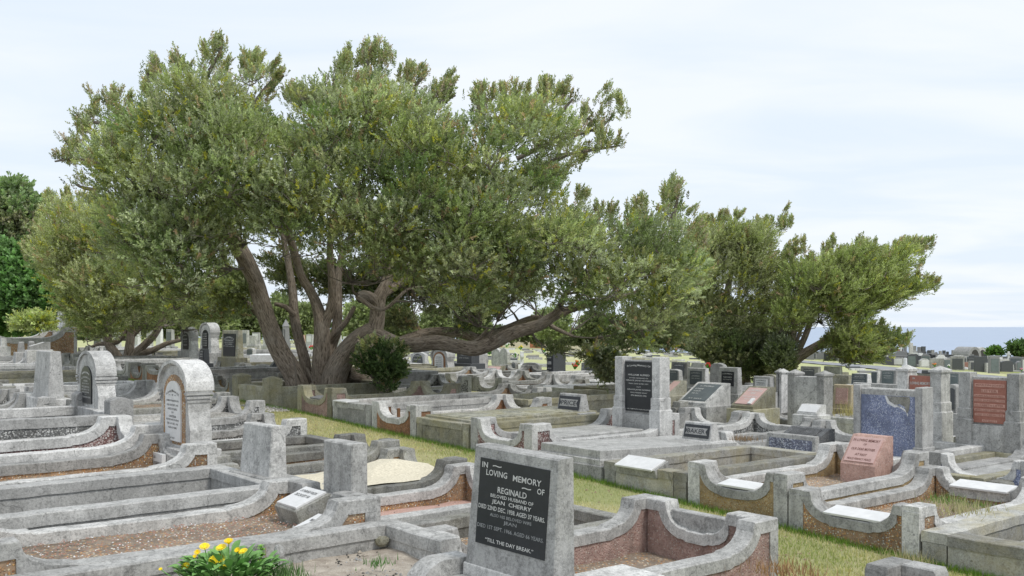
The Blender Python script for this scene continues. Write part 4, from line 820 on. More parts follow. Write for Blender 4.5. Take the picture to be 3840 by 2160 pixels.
for d in np.arange(64, 128, 4.2):
    for X in np.arange(31.5, 66, 1.55):
        X += rr.uniform(-.5, .5); dd = d+rr.uniform(-1, 1); x = 1920+FP*X/dd; g_ = gz(X, dd); yb = HZ+FP*(EYE-g_)/dd
        if not 2900 < x < 3860 or rr.random() < .12 or yb < 1312: continue
        kd_ = rr.choice(('flat', 'segment', 'shoulder', 'flat', 'arch')); pm2 = rr.choice(('char_gr', 'grey_pl', 'black', 'white_pl', 'green_pl')) if rr.random() < .4 else None; hh = rr.uniform(.65, 1.2); ww = rr.uniform(.6, 1.05); k = rr.choice('dddggccwgbgdcg')
        stone(x-ww/2*FP/dd, x+ww/2*FP/dd, yb-hh*FP/dd, yb, dd, f'small {SHP[kd_]} {FARK[k][1]} headstone {"with "+PLN[pm2]+" plaque " if pm2 else ""}in the far rows', kd_, FARK[k][0], t=.2, yaw=-AN+pi/2+rr.uniform(-.4, .4), tw=.02, tt=0, group=f'small {SHP[kd_]} {FARK[k][1]} headstones{" with "+PLN[pm2]+" plaque" if pm2 else ""} of the far rows', pl=K(w=.75, h=.7, mat=pm2, t=.02) if pm2 else None, base=True)
cross(3782, 1318, 1352, 88, 'white cross with a statue outline rising above the far graves', 'white_st')
stone(3388, 3402, 1342, 1370, 62, 'slim white draped urn column near the road', 'arch', 'white_st', t=.35, yaw=-AN+pi/2)
for i, (x, y, d, w) in enumerate(((3626, 1337, 108, 2.2), (3655, 1337, 112, 2.1))):
    P = at(x, y, d); r = empty('vault', P, .5, label=('white faced' if i == 0 else 'blank')+' domed concrete vault among the skyline graves', cat='vault'); m_ = MB()
    m_.prism([(w/2*cos(t), 1.1*sin(t)+0) for t in np.linspace(0, pi, 13)]+[(-w/2, -.6), (w/2, -.6)], -1.0, 1.0, 'x'); m_.build('shell', M['con_l'], r)
    m_ = MB(); m_.prism([(.3*w*cos(t), .8*sin(t)) for t in np.linspace(0, pi, 9)], -1.03, -1.001, 'x'); m_.build('opening', M['soil_d'], r)

# ================================================================ FLAT PLAQUES AND FLOWERS OF THE LAWN
pm_ = {}
for k, mt in enumerate(('con', 'char_gr', 'con_l', 'grey_gr', 'con_o')):
    b_ = MB(); b_.box(-.42, .42, -.24, .24, -.1, .13, ty=.05); me = bpy.data.meshes.new('flat_plaque'); me.from_pydata(b_.v, [], b_.f); me.materials.append(M[mt]); pm_[k] = me
r = random.Random(5); cnt = 0
for row in range(26):
    Y = 44+row*4.4+(row**1.5)*.25
    if Y > 150: break
    for c in range(60):
        X = -33+c*1.5+r.uniform(-.15, .15); x = 1920+FP*X/Y
        vis = (1480 < x < 1810) or (1810 < x < 2300) or (2300 < x < 2700 and Y > 30) or (3000 < x < 3560) or (880 < x < 1300)
        if not vis or X > 22.8 or r.random() < .45 or cnt > 262: continue
        kk = r.choice((0, 0, 1, 2, 3, 4)); pn = ('weathered concrete', 'dark granite', 'pale concrete', 'grey granite', 'mossy olive')[kk]; zn = 'nearer' if Y < 75 else 'middle' if Y < 110 else 'far'; o = link(bpy.data.objects.new('flat_plaque', pm_[kk])); o.location = (X, Y, gz(X, Y)+.05); o.rotation_euler = (0, 0, r.uniform(-.06, .06)); cnt += 1
        tag(o, f'low flat {pn} plaque in the {zn} rows of the mown lawn', 'lawn plaque', f'flat {pn} plaques in {zn} lawn rows')
FC = {'white': (.85,.85,.82), 'yellow': (.85,.65,.08), 'red': (.65,.06,.05), 'orange': (.85,.25,.05), 'pink': (.8,.3,.45), 'green': (.12,.3,.06)}
for k_, c_ in FC.items(): M['fl_'+k_] = plainm(k_+' petals', c_, .8)
def bunch(x, y, d, col, label, s=.14, onground=False):
    P = at(x, y, d)
    if onground: P = Vector((P.x, P.y, gz(P.x, P.y)+.06))
    r = empty('flower_bunch', P, label=label, cat='flowers'); q = random.Random(int(x*7+y)); a, b = MB(), MB()
    for i in range(9):
        dx, dy, dz = q.gauss(0, s*.5), q.gauss(0, s*.5), q.uniform(s*.8, s*1.9); e = s*.32
        a.add([(dx-e, dy, dz), (dx, dy-e, dz), (dx+e, dy, dz), (dx, dy+e, dz), (dx, dy, dz+e), (dx, dy, dz-e)], [(0, 1, 4), (1, 2, 4), (2, 3, 4), (3, 0, 4), (1, 0, 5), (2, 1, 5), (3, 2, 5), (0, 3, 5)])
        b.add([(dx*.2, dy*.2, 0), (dx*.2+.01, dy*.2, 0), (dx+.03, dy, dz), (dx-.03, dy, dz)], [(0, 1, 2, 3)])
    a.build('blossoms', M['fl_'+col], r); b.build('stems', M['fl_green'], r)
for i, (x, y, d, c, l) in enumerate(((1952, 1312, 52, 'yellow', 'yellow flowers above the white cross'), (1835, 1330, 36, 'pink', 'pink flowers beside the double rounded stone'), (1930, 1342, 44, 'white', 'white flowers near the white cross'), (2165, 1372, 31, 'orange', 'orange flowers beside the hanging leaves'), (2155, 1385, 30.5, 'red', 'red flowers on the lawn edge by hanging leaves'),
        (2534, 1322, 62, 'orange', 'orange flowers on the lawn by the dark branch tips'), (2500, 1320, 64, 'orange', 'second orange flowers on the lawn, behind the pillar top'), (2655, 1385, 26, 'red', 'red flowers behind the plain curved stone'), (3505, 1376, 66, 'orange', 'orange flowers before the white panelled far stone'), (3830, 1392, 66, 'pink', 'pink flowers by the far edge graves'),
        (3716, 1382, 68, 'green', 'green wreath before the pointed lettered stone'), (1168, 1312, 48, 'red', 'red flowers seen between the trunks'), (3566, 1540, 15.5, 'red', 'red flowers at the white speckled arched stone'), (1900, 1302, 58, 'white', 'white flowers far back on the lawn'), (2040, 1322, 50, 'yellow', 'small yellow flowers on the lawn behind the wedge stone'), (3560, 1380, 66, 'white', 'white flowers by the far framed stone'))):
    bunch(x, y, d, c, l, .09 if d < 40 else .13)
# far wall and brick block behind the lawn
X0 = 0
P = at(1935, 1252, 172); w_ = MB(); w_.box(-24, 17, -.3, .3, -2, 1.3); w_ = w_.build('boundary_wall', M['cream'], None, label='long low cream wall beyond the lawn', cat='wall'); w_.location = (P.x+4, 172, gz(P.x, 172)+.2)
for i, (x, w) in enumerate(((1868, 1.5), (2010, 2.2))):
    P = at(x, 1246, 170); o = MB(); o.box(-w/2, w/2, -.6, .6, -2, 1.5+.3*i); o = o.build('brick_pier', M['brick'], None, label=('smaller' if i == 0 else 'larger')+' orange brick block before the cream wall', cat='brick block'); o.location = (P.x, 169, gz(P.x, 169)+.2)
P = at(1545, 1246, 176); r = empty('house', (P.x, 178, gz(P.x, 178)), label='cream house with pale pitched roof peeping behind the leaves', cat='house')
MB().box(-4, 4, -3, 3, 0, 2.6).build('wall', M['cream'], r); m_ = MB(); m_.prism([(-4.4, 2.6), (4.4, 2.6), (0, 4.3)], -3.3, 3.3, 'x'); m_.build('roof', M['con_l'], r)
MB().box(-2.2, -1.2, -3.06, -3.002, 1, 2).build('window', M['char_gr'], r); MB().box(1.2, 2.2, -3.06, -3.002, 1, 2).build('window', M['char_gr'], r)
# ================================================================ TREES
def catmull(P, step):
    P = [np.array(p, float) for p in P]; P = [2*P[0]-P[1]]+P+[2*P[-1]-P[-2]]; out = []
    for i in range(1, len(P)-2):
        n = max(2, int(np.linalg.norm((P[i+1]-P[i])[:3])/step))
        for k in range(n):
            t = k/n; out.append(.5*((2*P[i])+(-P[i-1]+P[i+1])*t+(2*P[i-1]-5*P[i]+4*P[i+1]-P[i+2])*t*t+(-P[i-1]+3*P[i]-3*P[i+1]+P[i+2])*t**3))
    out.append(P[-2]); return np.array(out)
class Tube:
    def __init__(s): s.V = []; s.F = []; s.UV = []; s.n = 0
    def add(s, pts, sides=10, rough=.06, seed=0):
        """pts: rows of x,y,z,r"""
        pts = np.asarray(pts); m = len(pts); T = np.gradient(pts[:, :3], axis=0); T /= np.linalg.norm(T, axis=1)[:, None]+1e-9
        ref = np.array([0, 1, 0.]) if abs(T[0][1]) < .9 else np.array([1., 0, 0]); A = np.cross(T, ref); A /= np.linalg.norm(A, axis=1)[:, None]+1e-9; B = np.cross(T, A)
        ph = np.linspace(0, 2*pi, sides+1); L = np.concatenate([[0], np.cumsum(np.linalg.norm(np.diff(pts[:, :3], axis=0), axis=1))])
        rr = np.ones((m, sides+1))
        if rough:
            for k in range(4): rr += rough*np.sin(ph[None]*(2+k*2)+L[:, None]*(.8+k*1.3)+seed*1.7+k)/(1+k*.6)
            rr[:, -1] = rr[:, 0]
        R = pts[:, 3:4]*rr
        V = pts[:, None, :3]+A[:, None]*(np.cos(ph)[None, :, None]*R[..., None])+B[:, None]*(np.sin(ph)[None, :, None]*R[..., None])
        s.V.append(V.reshape(-1, 3)); k = sides+1; i = np.arange(m*k).reshape(m, k)
        s.F.append(np.stack([i[:-1, :-1], i[:-1, 1:], i[1:, 1:], i[1:, :-1]], -1).reshape(-1, 4)+s.n)
        r0 = max(.05, float(pts[:, 3].mean())); U = np.stack(np.broadcast_arrays(ph[None]*r0*3, L[:, None]*1.0), -1); s.UV.append(U.reshape(-1, 2)); s.n += m*k
    def build(s, name, mat, parent=None, **k):
        V = np.concatenate(s.V); Fc = np.concatenate(s.F); U = np.concatenate(s.UV); me = bpy.data.meshes.new(name)
        me.vertices.add(len(V)); me.vertices.foreach_set('co', V.astype(np.float32).ravel()); me.loops.add(len(Fc)*4); me.loops.foreach_set('vertex_index', Fc.astype(np.int32).ravel())
        me.polygons.add(len(Fc)); me.polygons.foreach_set('loop_start', np.arange(0, len(Fc)*4, 4, dtype=np.int32)); me.polygons.foreach_set('loop_total', np.full(len(Fc), 4, np.int32))
        l = me.uv_layers.new(name='uv'); l.data.foreach_set('uv', U[Fc.ravel()].astype(np.float32).ravel()); me.update(calc_edges=True); me.shade_smooth()
        return mesh_obj(name, me, mat, parent, **k)
def P3(x, y, d): return ((x-1920)/FP*d, d, EYE-(y-HZ)/FP*d)
def limb(rows, d, step=.12):
    """rows (x, y, r[, dd]) in photo pixels at depth d+dd"""
    return catmull([(*P3(q[0], q[1], d+(q[3] if len(q) > 3 else 0)), q[2]) for q in rows], step)
def inpoly(poly, X, Y):
    poly = np.array(poly, float); c = np.zeros(X.shape, bool); j = len(poly)-1
    for i in range(len(poly)):
        xi, yi = poly[i]; xj, yj = poly[j]; q = ((yi > Y) != (yj > Y)) & (X < (xj-xi)*(Y-yi)/(yj-yi+1e-9)+xi); c ^= q; j = i
    return c
def edist(poly, X, Y):
    poly = np.array(poly, float); D = np.full(X.shape, 1e9)
    for i in range(len(poly)):
        a, b = poly[i-1], poly[i]; ab = b-a; t = np.clip(((X-a[0])*ab[0]+(Y-a[1])*ab[1])/(ab@ab+1e-9), 0, 1)
        D = np.minimum(D, np.hypot(X-a[0]-t*ab[0], Y-a[1]-t*ab[1]))
    return D
def sprigs(P, D, S, T, nl=18, ll=.052, lw=.0085, spread=.8, jit=.22, shrink=.45):
    """leafy shoots: base P, axis D, length S, tint T -> vertices and tints of narrow leaves"""
    n = len(P); D = D/np.linalg.norm(D, axis=1)[:, None]; ref = np.where(np.abs(D[:, 2:3]) < .9, [[0, 0, 1.]], [[1., 0, 0]])
    A = np.cross(D, ref); A /= np.linalg.norm(A, axis=1)[:, None]; B = np.cross(D, A)
    k = np.arange(nl); t = (k+.5)/nl; az = k*2.4+rng.uniform(0, 6.28, (n, 1)); az = az+rng.normal(0, .4, (n, nl))
    rad = A[:, None]*np.cos(az)[..., None]+B[:, None]*np.sin(az)[..., None]
    base = P[:, None]+D[:, None]*(S[:, None]*t[None])[..., None]
    sp = spread*(1.15-.75*t)[None, :, None]; ld = D[:, None]*.75+rad*sp+rng.normal(0, jit, (n, nl, 3)); ld /= np.linalg.norm(ld, axis=2)[..., None]
    side = np.cross(ld, rng.normal(0, 1, (n, nl, 3))); side /= np.linalg.norm(side, axis=2)[..., None]+1e-9
    L = ll*rng.uniform(.7, 1.25, (n, nl, 1))*(1-shrink*.4*t[None, :, None]); Wd = lw*rng.uniform(.8, 1.2, (n, nl, 1))
    V = np.stack([base, base+ld*L*.5+side*Wd, base+ld*L, base+ld*L*.5-side*Wd], 2)
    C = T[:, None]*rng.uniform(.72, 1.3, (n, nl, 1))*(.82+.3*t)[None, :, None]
    C = np.repeat(C[:, :, None], 4, 2)
    return V.reshape(-1, 3), C.reshape(-1, 3)
GREEN = np.array([(.33,.38,.17), (.38,.42,.22), (.46,.49,.32), (.48,.48,.22), (.54,.56,.42), (.19,.26,.10)])
def crown_points(poly, d0, thick, ncl, E, R, seed, top_shoots=0, wind=0, keep=None, holes=()):
    """clump centres filling the outline, bulging in depth"""
    r = np.random.default_rng(seed); poly = np.array(poly, float); lo, hi = poly.min(0), poly.max(0); out = []
    X = r.uniform(lo[0], hi[0], ncl*14); Y = r.uniform(lo[1], hi[1], ncl*14); ok = inpoly(poly, X, Y); X, Y = X[ok], Y[ok]; e = edist(poly, X, Y)
    Rp = R*FP/d0; ok = e > Rp*.6
    for (hx, hy, hr, pr) in holes: ok &= ~((np.hypot(X-hx, (Y-hy)) < hr) & (r.random(len(X)) < pr))
    X, Y, e = X[ok][:ncl], Y[ok][:ncl], e[ok][:ncl]
    half = thick*np.sqrt(np.clip(1-(1-np.clip(e/E, 0, 1))**2, .02, 1)); s = np.where(r.random(len(X)) < .68, -1, 1)*r.uniform(.25, 1, len(X))**.5
    C = np.stack([(X-1920)/FP*(d0+half*s), d0+half*s, EYE-(Y-HZ)/FP*(d0+half*s)], -1)
    rad = R*r.uniform(.6, 1.15, len(X))*np.clip(e/(Rp*1.5), .38, 1); return C, rad, s
def fill(C, rad, per, cen, seed, up=.9, wind=(0, 0, 0), stretch=1.0, tints=GREEN, tbias=None, flower=.06, yellow=.05, sl=(.11, .21)):
    r = np.random.default_rng(seed); k = np.maximum(3, (per*(rad/rad.mean())**1.6)).astype(int); idx = np.repeat(np.arange(len(C)), k); n = len(idx)
    v = r.normal(0, 1, (n, 3)); v /= np.linalg.norm(v, axis=1)[:, None]; v[:, 2] = np.where(v[:, 2] < -.35, -v[:, 2], v[:, 2])
    q = r.random(n)**.36; P = C[idx]+v*(rad[idx]*q)[:, None]*np.array([1, 1, .85*stretch])
    out = C-cen; out /= np.linalg.norm(out, axis=1)[:, None]+1e-9
    D = v*1.05+out[idx]*.3+np.array([0, 0, up*.6])+np.array(wind)+r.normal(0, .25, (n, 3)); S = r.uniform(sl[0], sl[1], n)
    ct = tints[r.integers(0, len(tints), len(C))]*.55+tints[(np.abs(np.sin(C[:, 0]*1.1+C[:, 2]*1.7+seed)*len(tints))).astype(int) % len(tints)]*.45
    T = ct[idx]*(r.uniform(.72, 1.32, len(C))[idx])[:, None]*r.uniform(.78, 1.25, (n, 1)); a = r.random(n)
    fl = r.random(len(C)) < .22; T = np.where(((a < flower*2.2) & fl[idx])[:, None], np.array([.46, .33, .22])*r.uniform(.7, 1.3, (n, 1)), T)
    yl = r.random(len(C)) < .30; T = np.where(((a > 1-yellow*2.5) & yl[idx])[:, None], np.array([.50, .48, .08])*r.uniform(.7, 1.2, (n, 1)), T)
    return P, D, S, T
def shoots(poly, d0, thick, n, seed, wind, lmin=.22, lmax=.52, ymax=1e9, per=16):
    """pointed leafy shoots standing up from the crown edge"""
    r = np.random.default_rng(seed); poly = np.array(poly, float); seg = [(poly[i-1], poly[i]) for i in range(len(poly))]; PP = []; DD = []
    L = np.array([np.hypot(*(b-a)) for a, b in seg]); 
    for _ in range(n*4):
        a, b = seg[r.choice(len(seg), p=L/L.sum())]; t = r.random(); x, y = a+(b-a)*t
        nx, ny = (b-a)[1], -(b-a)[0]; m = math.hypot(nx, ny)+1e-9; nx, ny = nx/m, ny/m
        if inpoly(poly, np.array([x+nx*8]), np.array([y+ny*8]))[0]: nx, ny = -nx, -ny
        if ny > .35 or y > ymax: continue
        d = d0+r.uniform(-.5, .5)*thick; ln = r.uniform(lmin, lmax); st = ln*FP/d*.75; ax = np.array([nx*.5+wind[0], r.normal(0, .15), max(-ny, 0)*.4+.75+wind[2]]); ax /= np.linalg.norm(ax)
        B = np.array(P3(x-nx*st*1.15, y-ny*st*1.15+8, d)); k = per; tt = r.random(k)**.8
        PP.append(B+ax*(tt*ln)[:, None]+r.normal(0, .045, (k, 3))*(1.3-tt)[:, None]); DD.append(ax+r.normal(0, .28, (k, 3))*(1.2-tt*.8)[:, None])
        if len(PP) >= n: break
    P = np.concatenate(PP); D = np.concatenate(DD); return P, D, r.uniform(.12, .22, len(P)), GREEN[r.integers(0, 4, len(P))]*r.uniform(.75, 1.15, (len(P), 1))*np.where(r.random((len(P), 1)) < .22, np.array([[1.25, .95, 1.25]]), 1)
def branches(tb, nodes, C, seed, rmin=.009, kmax=.055, sides=5):
    """grow a branch to every clump from the nearest part of the tree that is nearer the trunk"""
    r = np.random.default_rng(seed); N = [np.array(n[:3]) for n in nodes]; Rr = [float(n[3]) for n in nodes]; root = N[0]
    order = np.argsort(np.linalg.norm(C-np.mean(N, 0), axis=1)); NA = np.array(N); RA = np.array(Rr)
    for i in order:
        c = C[i]; dd = np.linalg.norm(NA-c, axis=1)+np.maximum(0, NA[:, 2]-c[2])*1.2+np.where(RA < .012, 1.0, 0); j = int(np.argmin(dd)); a = NA[j]; L = np.linalg.norm(c-a)
        if L < .15: continue
        n = max(3, int(L/.22)); t = np.linspace(0, 1, n+1)[:, None]; mid = (a+c)/2+np.array([0, 0, -.12*L])+r.normal(0, .09*L, 3)
        P = (1-t)**2*a+2*t*(1-t)*mid+t*t*c; P[1:-1] += r.normal(0, .018, (n-1, 3)); r0 = min(RA[j]*.62, kmax*min(1, .35+L*.3)); r0 = max(r0, rmin*1.3); rad = r0+(rmin*.7-r0)*t[:, 0]**.7
        tb.add(np.concatenate([P, rad[:, None]], 1), sides, 0); NA = np.concatenate([NA, P[1:]]); RA = np.concatenate([RA, rad[1:]])
def twiglets(tb, C, rad, n, seed):
    r = np.random.default_rng(seed)
    for _ in range(n):
        i = r.integers(len(C)); v = r.normal(0, 1, 3); v[2] = abs(v[2]); v /= np.linalg.norm(v); a = C[i]; b = a+v*rad[i]*r.uniform(.8, 1.3); m = (a+b)/2+r.normal(0, .05, 3)
        tb.add(np.array([[*a, .010], [*m, .008], [*b, .003]]), 3, 0)
def S4(p): return [(x*1.4907, y*1.4907) for x, y in p]
def add_crown(root, parts, name='crown', **kw):
    P, D, S, T = (np.concatenate(q) for q in zip(*parts)); V, C = sprigs(P, D, S, T, **kw); inv = root.location
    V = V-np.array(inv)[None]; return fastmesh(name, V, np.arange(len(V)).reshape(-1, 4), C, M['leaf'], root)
def shift(tb, root):
    o = np.array(root.location); tb.V = [v-o for v in tb.V]

# ---- the big spreading tree
d = 19.0; base = P3(1200, 1490, d); base = (base[0], base[1], gz(base[0], base[1]))
big = empty('spreading_tree', base, label='huge wind shaped evergreen with several leaning trunks and one long low limb', cat='tree')
tr = Tube(); LB = []
for i, rows in enumerate([
    [(1140,1545,.27),(1125,1480,.235),(1098,1400,.20),(1045,1309,.185),(1006,1212,.17),(982,1137,.165),(954,1043,.15),(915,950,.12),(850,850,.09,.3),(760,790,.05,.2)],
    [(1150,1520,.14,.35),(1146,1376,.115,.4),(1120,1268,.105,.5),(1102,1175,.10,.6),(1098,1100,.09,.7),(1080,980,.07,.9),(1060,880,.05,1)],
    [(1210,1540,.22,.2),(1203,1440,.20,.2),(1205,1330,.185,.2),(1207,1230,.165,.2),(1190,1150,.12,.2),(1163,1090,.10,.1),(1128,1030,.085,0),(1090,900,.07,-.3),(1050,780,.05,-.6)],
    [(1212,1235,.12,.2),(1240,1150,.085,.1),(1246,1080,.08,0),(1238,950,.065,-.2),(1240,820,.045,-.4)],
    [(1225,1530,.16,.5),(1235,1330,.12,.6),(1262,1240,.105,.7),(1265,1150,.10,.8),(1268,1040,.08,1),(1285,930,.05,1.2)],
    [(1236,1290,.07,.6),(1265,1245,.065,.5),(1297,1207,.055,.4),(1330,1150,.04,.3)],
    [(1235,1560,.34),(1245,1470,.29),(1262,1390,.26),(1308,1316,.235),(1360,1266,.22),(1405,1240,.20)],
    [(1398,1260,.17),(1412,1215,.155),(1416,1165,.15),(1420,1120,.14),(1445,1070,.11,.1),(1465,1000,.10,.2),(1476,900,.085,.3),(1470,760,.06,.3),(1440,600,.04,.2)],
    [(1420,1150,.13),(1395,1122,.12,-.1),(1365,1112,.12,-.3),(1345,1118,.10,-.4)],
    [(1425,1110,.09,.1),(1500,1060,.08,.4),(1580,980,.07,.5),(1680,920,.06,.4),(1800,860,.045,.2)],
    [(1405,1030,.09,.2),(1385,900,.08,0),(1350,760,.06,-.3),(1330,600,.04,-.5)],
    [(1385,1255,.18),(1435,1268,.155,-.1),(1490,1290,.145,-.2),(1560,1294,.14,-.3),(1640,1285,.14,-.4),(1720,1300,.135,-.5),(1785,1307,.135,-.6),(1855,1284,.12,-.7),(1922,1250,.115,-.8),(2025,1218,.10,-.8),(2070,1190,.09,-.8),(2130,1162,.078,-.8),(2210,1140,.062,-.8),(2300,1122,.045,-.7),(2400,1085,.03,-.6),(2480,1010,.018,-.5)],
    [(2050,1206,.07,-.8),(2090,1165,.06,-.9),(2110,1120,.05,-1),(2160,1060,.04,-1),(2240,990,.03,-1)],
    [(1865,1282,.05,-.7),(1835,1262,.04,-.9),(1850,1235,.03,-1)],
    [(1742,1298,.045,-.5),(1790,1275,.035,-.6),(1830,1232,.022,-.7)],
    [(1400,1270,.14,.5),(1480,1290,.13,1.0),(1600,1252,.12,1.6),(1720,1248,.11,2.0),(1800,1268,.10,2.2),(1900,1232,.08,2.2),(2010,1190,.06,2),(2080,1230,.05,1.6),(2150,1262,.035,1.4)],
    [(1300,1400,.16,.6),(1370,1420,.15,.9),(1420,1455,.13,1.1),(1470,1500,.10,1.3)],
    [(1340,1112,.05,-.5),(1400,1155,.045,-.6),(1440,1160,.04,-.6),(1480,1130,.035,-.6),(1530,1085,.03,-.4),(1600,1075,.02,-.3)],
    [(1000,1190,.07,.1),(960,1170,.06,.3),(900,1110,.05,.5),(850,1060,.035,.6)],
    [(985,1120,.10),(930,1020,.10,-.3),(860,900,.08,-.8),(760,820,.06,-1.2),(640,760,.04,-1.4)],
    [(1102,1180,.06,.5),(1070,1150,.05,.4),(1030,1140,.04,.4)]]):
    L_ = limb(rows, d, .10); LB.append(L_); tr.add(L_, 14 if i < 12 else 9, .07 if i in (0, 2, 6, 11) else .045, i)
for (x, r0) in ((1085, .06), (1150, .08), (1180, .07), (1265, .09), (1300, .06), (1330, .05)):    # root flare and loose strips
    tr.add(limb([((x+1200)/2, 1440, r0*.7, -.1), (x, 1490, r0, -.2), (x+(x-1200)*.35, 1535, r0*.9, -.3)], d), 8, .08, x)
for (x0, y0, x1, y1) in ((1165,1395,1205,1490), (1178,1370,1200,1460), (1150,1380,1190,1500), (1095,1330,1110,1450), (1120,1440,1096,1530)):
    tr.add(limb([(x0, y0, .018, -.3), ((x0+x1)/2+6, (y0+y1)/2, .022, -.42), (x1, y1, .018, -.45)], d), 5, .05)
shift(tr, big); tr.build('trunk', M['bark'], big)
MAINP = S4([(135,378),(160,358),(205,345),(205,330),(165,330),(200,300),(192,268),(240,262),(252,285),(262,205),(300,215),(335,235),(362,180),(372,140),(400,150),(425,122),(480,140),(505,90),(545,100),(555,68),(562,130),(590,160),(600,125),(645,118),(680,140),(716,150),(705,200),(690,245),(700,262),(705,225),(742,185),(790,145),(830,150),(858,118),(890,140),(925,100),(942,140),(960,98),(975,120),(990,165),(1025,150),(1066,155),(1080,200),(1148,200),(1145,240),(1165,262),(1192,205),(1238,210),(1280,195),(1330,205),(1372,188),(1405,200),(1440,215),(1432,255),(1482,262),(1520,270),(1545,240),(1540,285),(1500,325),(1562,335),(1530,358),(1475,365),(1485,410),(1440,432),(1432,470),(1475,480),(1492,520),(1560,530),(1600,510),(1640,505),(1665,480),(1705,462),(1720,490),(1745,520),(1770,575),
  (1780,620),(1800,680),(1790,770),(1735,810),(1700,850),(1660,895),(1600,900),(1560,880),(1500,850),(1420,820),(1340,815),(1300,790),(1260,810),(1220,845),(1170,875),(1140,860),(1110,820),(1080,800),(1030,790),(990,760),(950,740),(925,760),(880,740),(800,690),(780,720),(730,735),(690,700),(640,655),(600,660),(570,730),(550,790),(505,820),(450,825),(380,805),(330,780),(250,745),(205,640),(232,520),(195,450),(160,415)])
MAINP = [(x, y+48*max(0, 1-y/760)) for x, y in MAINP]
cen = np.array(P3(1500, 1050, d))
HO = ((900,330,70,.6),(1060,340,50,.5),(1890,640,110,.55),(1750,640,70,.4),(1250,640,60,.4),(2070,590,70,.4),(1180,960,80,.45),(1300,1000,70,.5),(1650,950,60,.35),(2080,830,60,.7),(1120,480,60,.5),(1560,700,60,.3))
C1, R1, s1 = crown_points(MAINP, d-.2, 3.2, 1150, 330, .50, 21, holes=HO)
keep = ~((C1[:, 1] < d-.6) & (EYE-(C1[:, 2]-EYE)*0 > 1e9)); tb = Tube()
# keep the space round the trunks open
X_ = 1920+FP*C1[:, 0]/C1[:, 1]; Y_ = HZ-FP*(C1[:, 2]-EYE)/C1[:, 1]
openp = S4([(600,700),(680,745),(760,735),(860,765),(930,810),(1000,825),(1100,870),(1200,880),(1400,835),(1500,830),(1500,900),(560,900),(575,790)])
op = inpoly(openp, X_, Y_); keep = ~(op & (C1[:, 1] < d+.7)); C1, R1 = C1[keep], R1[keep]
branches(tb, np.concatenate(LB), C1, 5); twiglets(tb, C1, R1, 1400, 6); shift(tb, big); tb.build('branches', M['twig'], big)
A1 = fill(C1, R1, 31, cen, 31, up=.85, wind=(.15, -.1, 0)); A2 = shoots(MAINP, d, 2.0, 230, 32, (.18, 0, .1), per=17)
# low hanging sprays
LOW = [S4([(1330,850),(1420,850),(1500,860),(1560,880),(1600,930),(1580,960),(1540,1000),(1515,985),(1490,930),(1440,900),(1400,915),(1350,895)]), S4([(1480,860),(1650,840),(1680,870),(1640,895),(1600,890),(1540,900)]), S4([(1100,760),(1200,730),(1300,760),(1260,820),(1180,870),(1130,850)]), S4([(970,780),(1010,770),(1060,800),(1040,850),(990,850),(960,820)]), S4([(440,790),(520,760),(560,720),(590,800),(540,830),(470,830)])]
ARMS = [[(1300,400),(1390,350),(1470,318),(1520,290),(1545,245)], [(1340,430),(1420,385),(1480,365),(1525,350),(1560,336)], [(1480,318),(1490,290),(1478,262)], [(360,340),(300,275),(270,235),(262,208)], [(330,360),(260,300),(210,290),(195,268)], [(300,420),(230,395),(190,380),(138,378)], [(230,395),(180,350),(170,330)],
        [(500,260),(525,170),(550,110),(556,70)], [(640,260),(680,190),(715,150)], [(940,250),(950,170),(962,100)], [(925,200),(925,140),(926,105)], [(840,220),(852,150),(858,118)], [(1060,280),(1110,240),(1146,202)], [(1040,240),(1050,190),(1064,156)], [(1200,300),(1205,240),(1200,205)], [(1360,300),(1370,230),(1374,188)], [(1400,300),(1425,250),(1440,214)], [(1690,560),(1700,510),(1708,462)], [(400,280),(375,190),(372,142)], [(250,480),(210,460),(192,440)]]
def arms(tb, AR, dd, seed, r0=.045, den=34, spr=.11, tints=GREEN*.8, dj=.8):
    r = np.random.default_rng(seed); PP, DD = [], []
    for A_ in AR:
        dz = dd+r.uniform(-dj, dj*.4); L_ = limb([(x*1.4907, y*1.4907+(32+40*max(0, 1-y/500))*k/(len(A_)-1), r0*(1-k/len(A_))+.006) for k, (x, y) in enumerate(A_)], dz, .12); tb.add(L_, 5, 0)
        ln = len(L_); n = int(den*np.linalg.norm(L_[0, :3]-L_[-1, :3]))+10; q = (r.random(n)**.75*(ln-1)).astype(int); t = q/(ln-1)
        T_ = np.gradient(L_[:, :3], axis=0)[q]; T_ /= np.linalg.norm(T_, axis=1)[:, None]
        PP.append(L_[q, :3]+r.normal(0, 1, (n, 3))*(spr*(1.35-t*.95))[:, None]+np.array([0, 0, .03])); DD.append(T_*.9+np.array([0, 0, .75])+r.normal(0, .3, (n, 3)))
    P, D = np.concatenate(PP), np.concatenate(DD); return P, D, r.uniform(.12, .24, len(P)), tints[r.integers(0, len(tints), len(P))]*r.uniform(.7, 1.2, (len(P), 1))*np.where(r.random((len(P), 1)) < .25, np.array([[1.3, .95, 1.25]]), 1)
t3 = Tube(); A3 = arms(t3, ARMS, d, 35); shift(t3, big); t3.build('branches', M['twig'], big, kind='stuff')
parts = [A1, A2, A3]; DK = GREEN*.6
LOW.append(S4([(520,640),(620,650),(650,700),(655,790),(600,825),(500,830)]))
LOW.append(S4([(1480,790),(1600,780),(1800,770),(1800,860),(1740,905),(1660,915),(1560,920),(1500,880)]))
LOW.append(S4([(640,620),(760,640),(900,650),(1100,650),(1300,700),(1400,740),(1300,800),(1150,830),(1000,800),(900,790),(780,780),(700,760),(640,700)]))
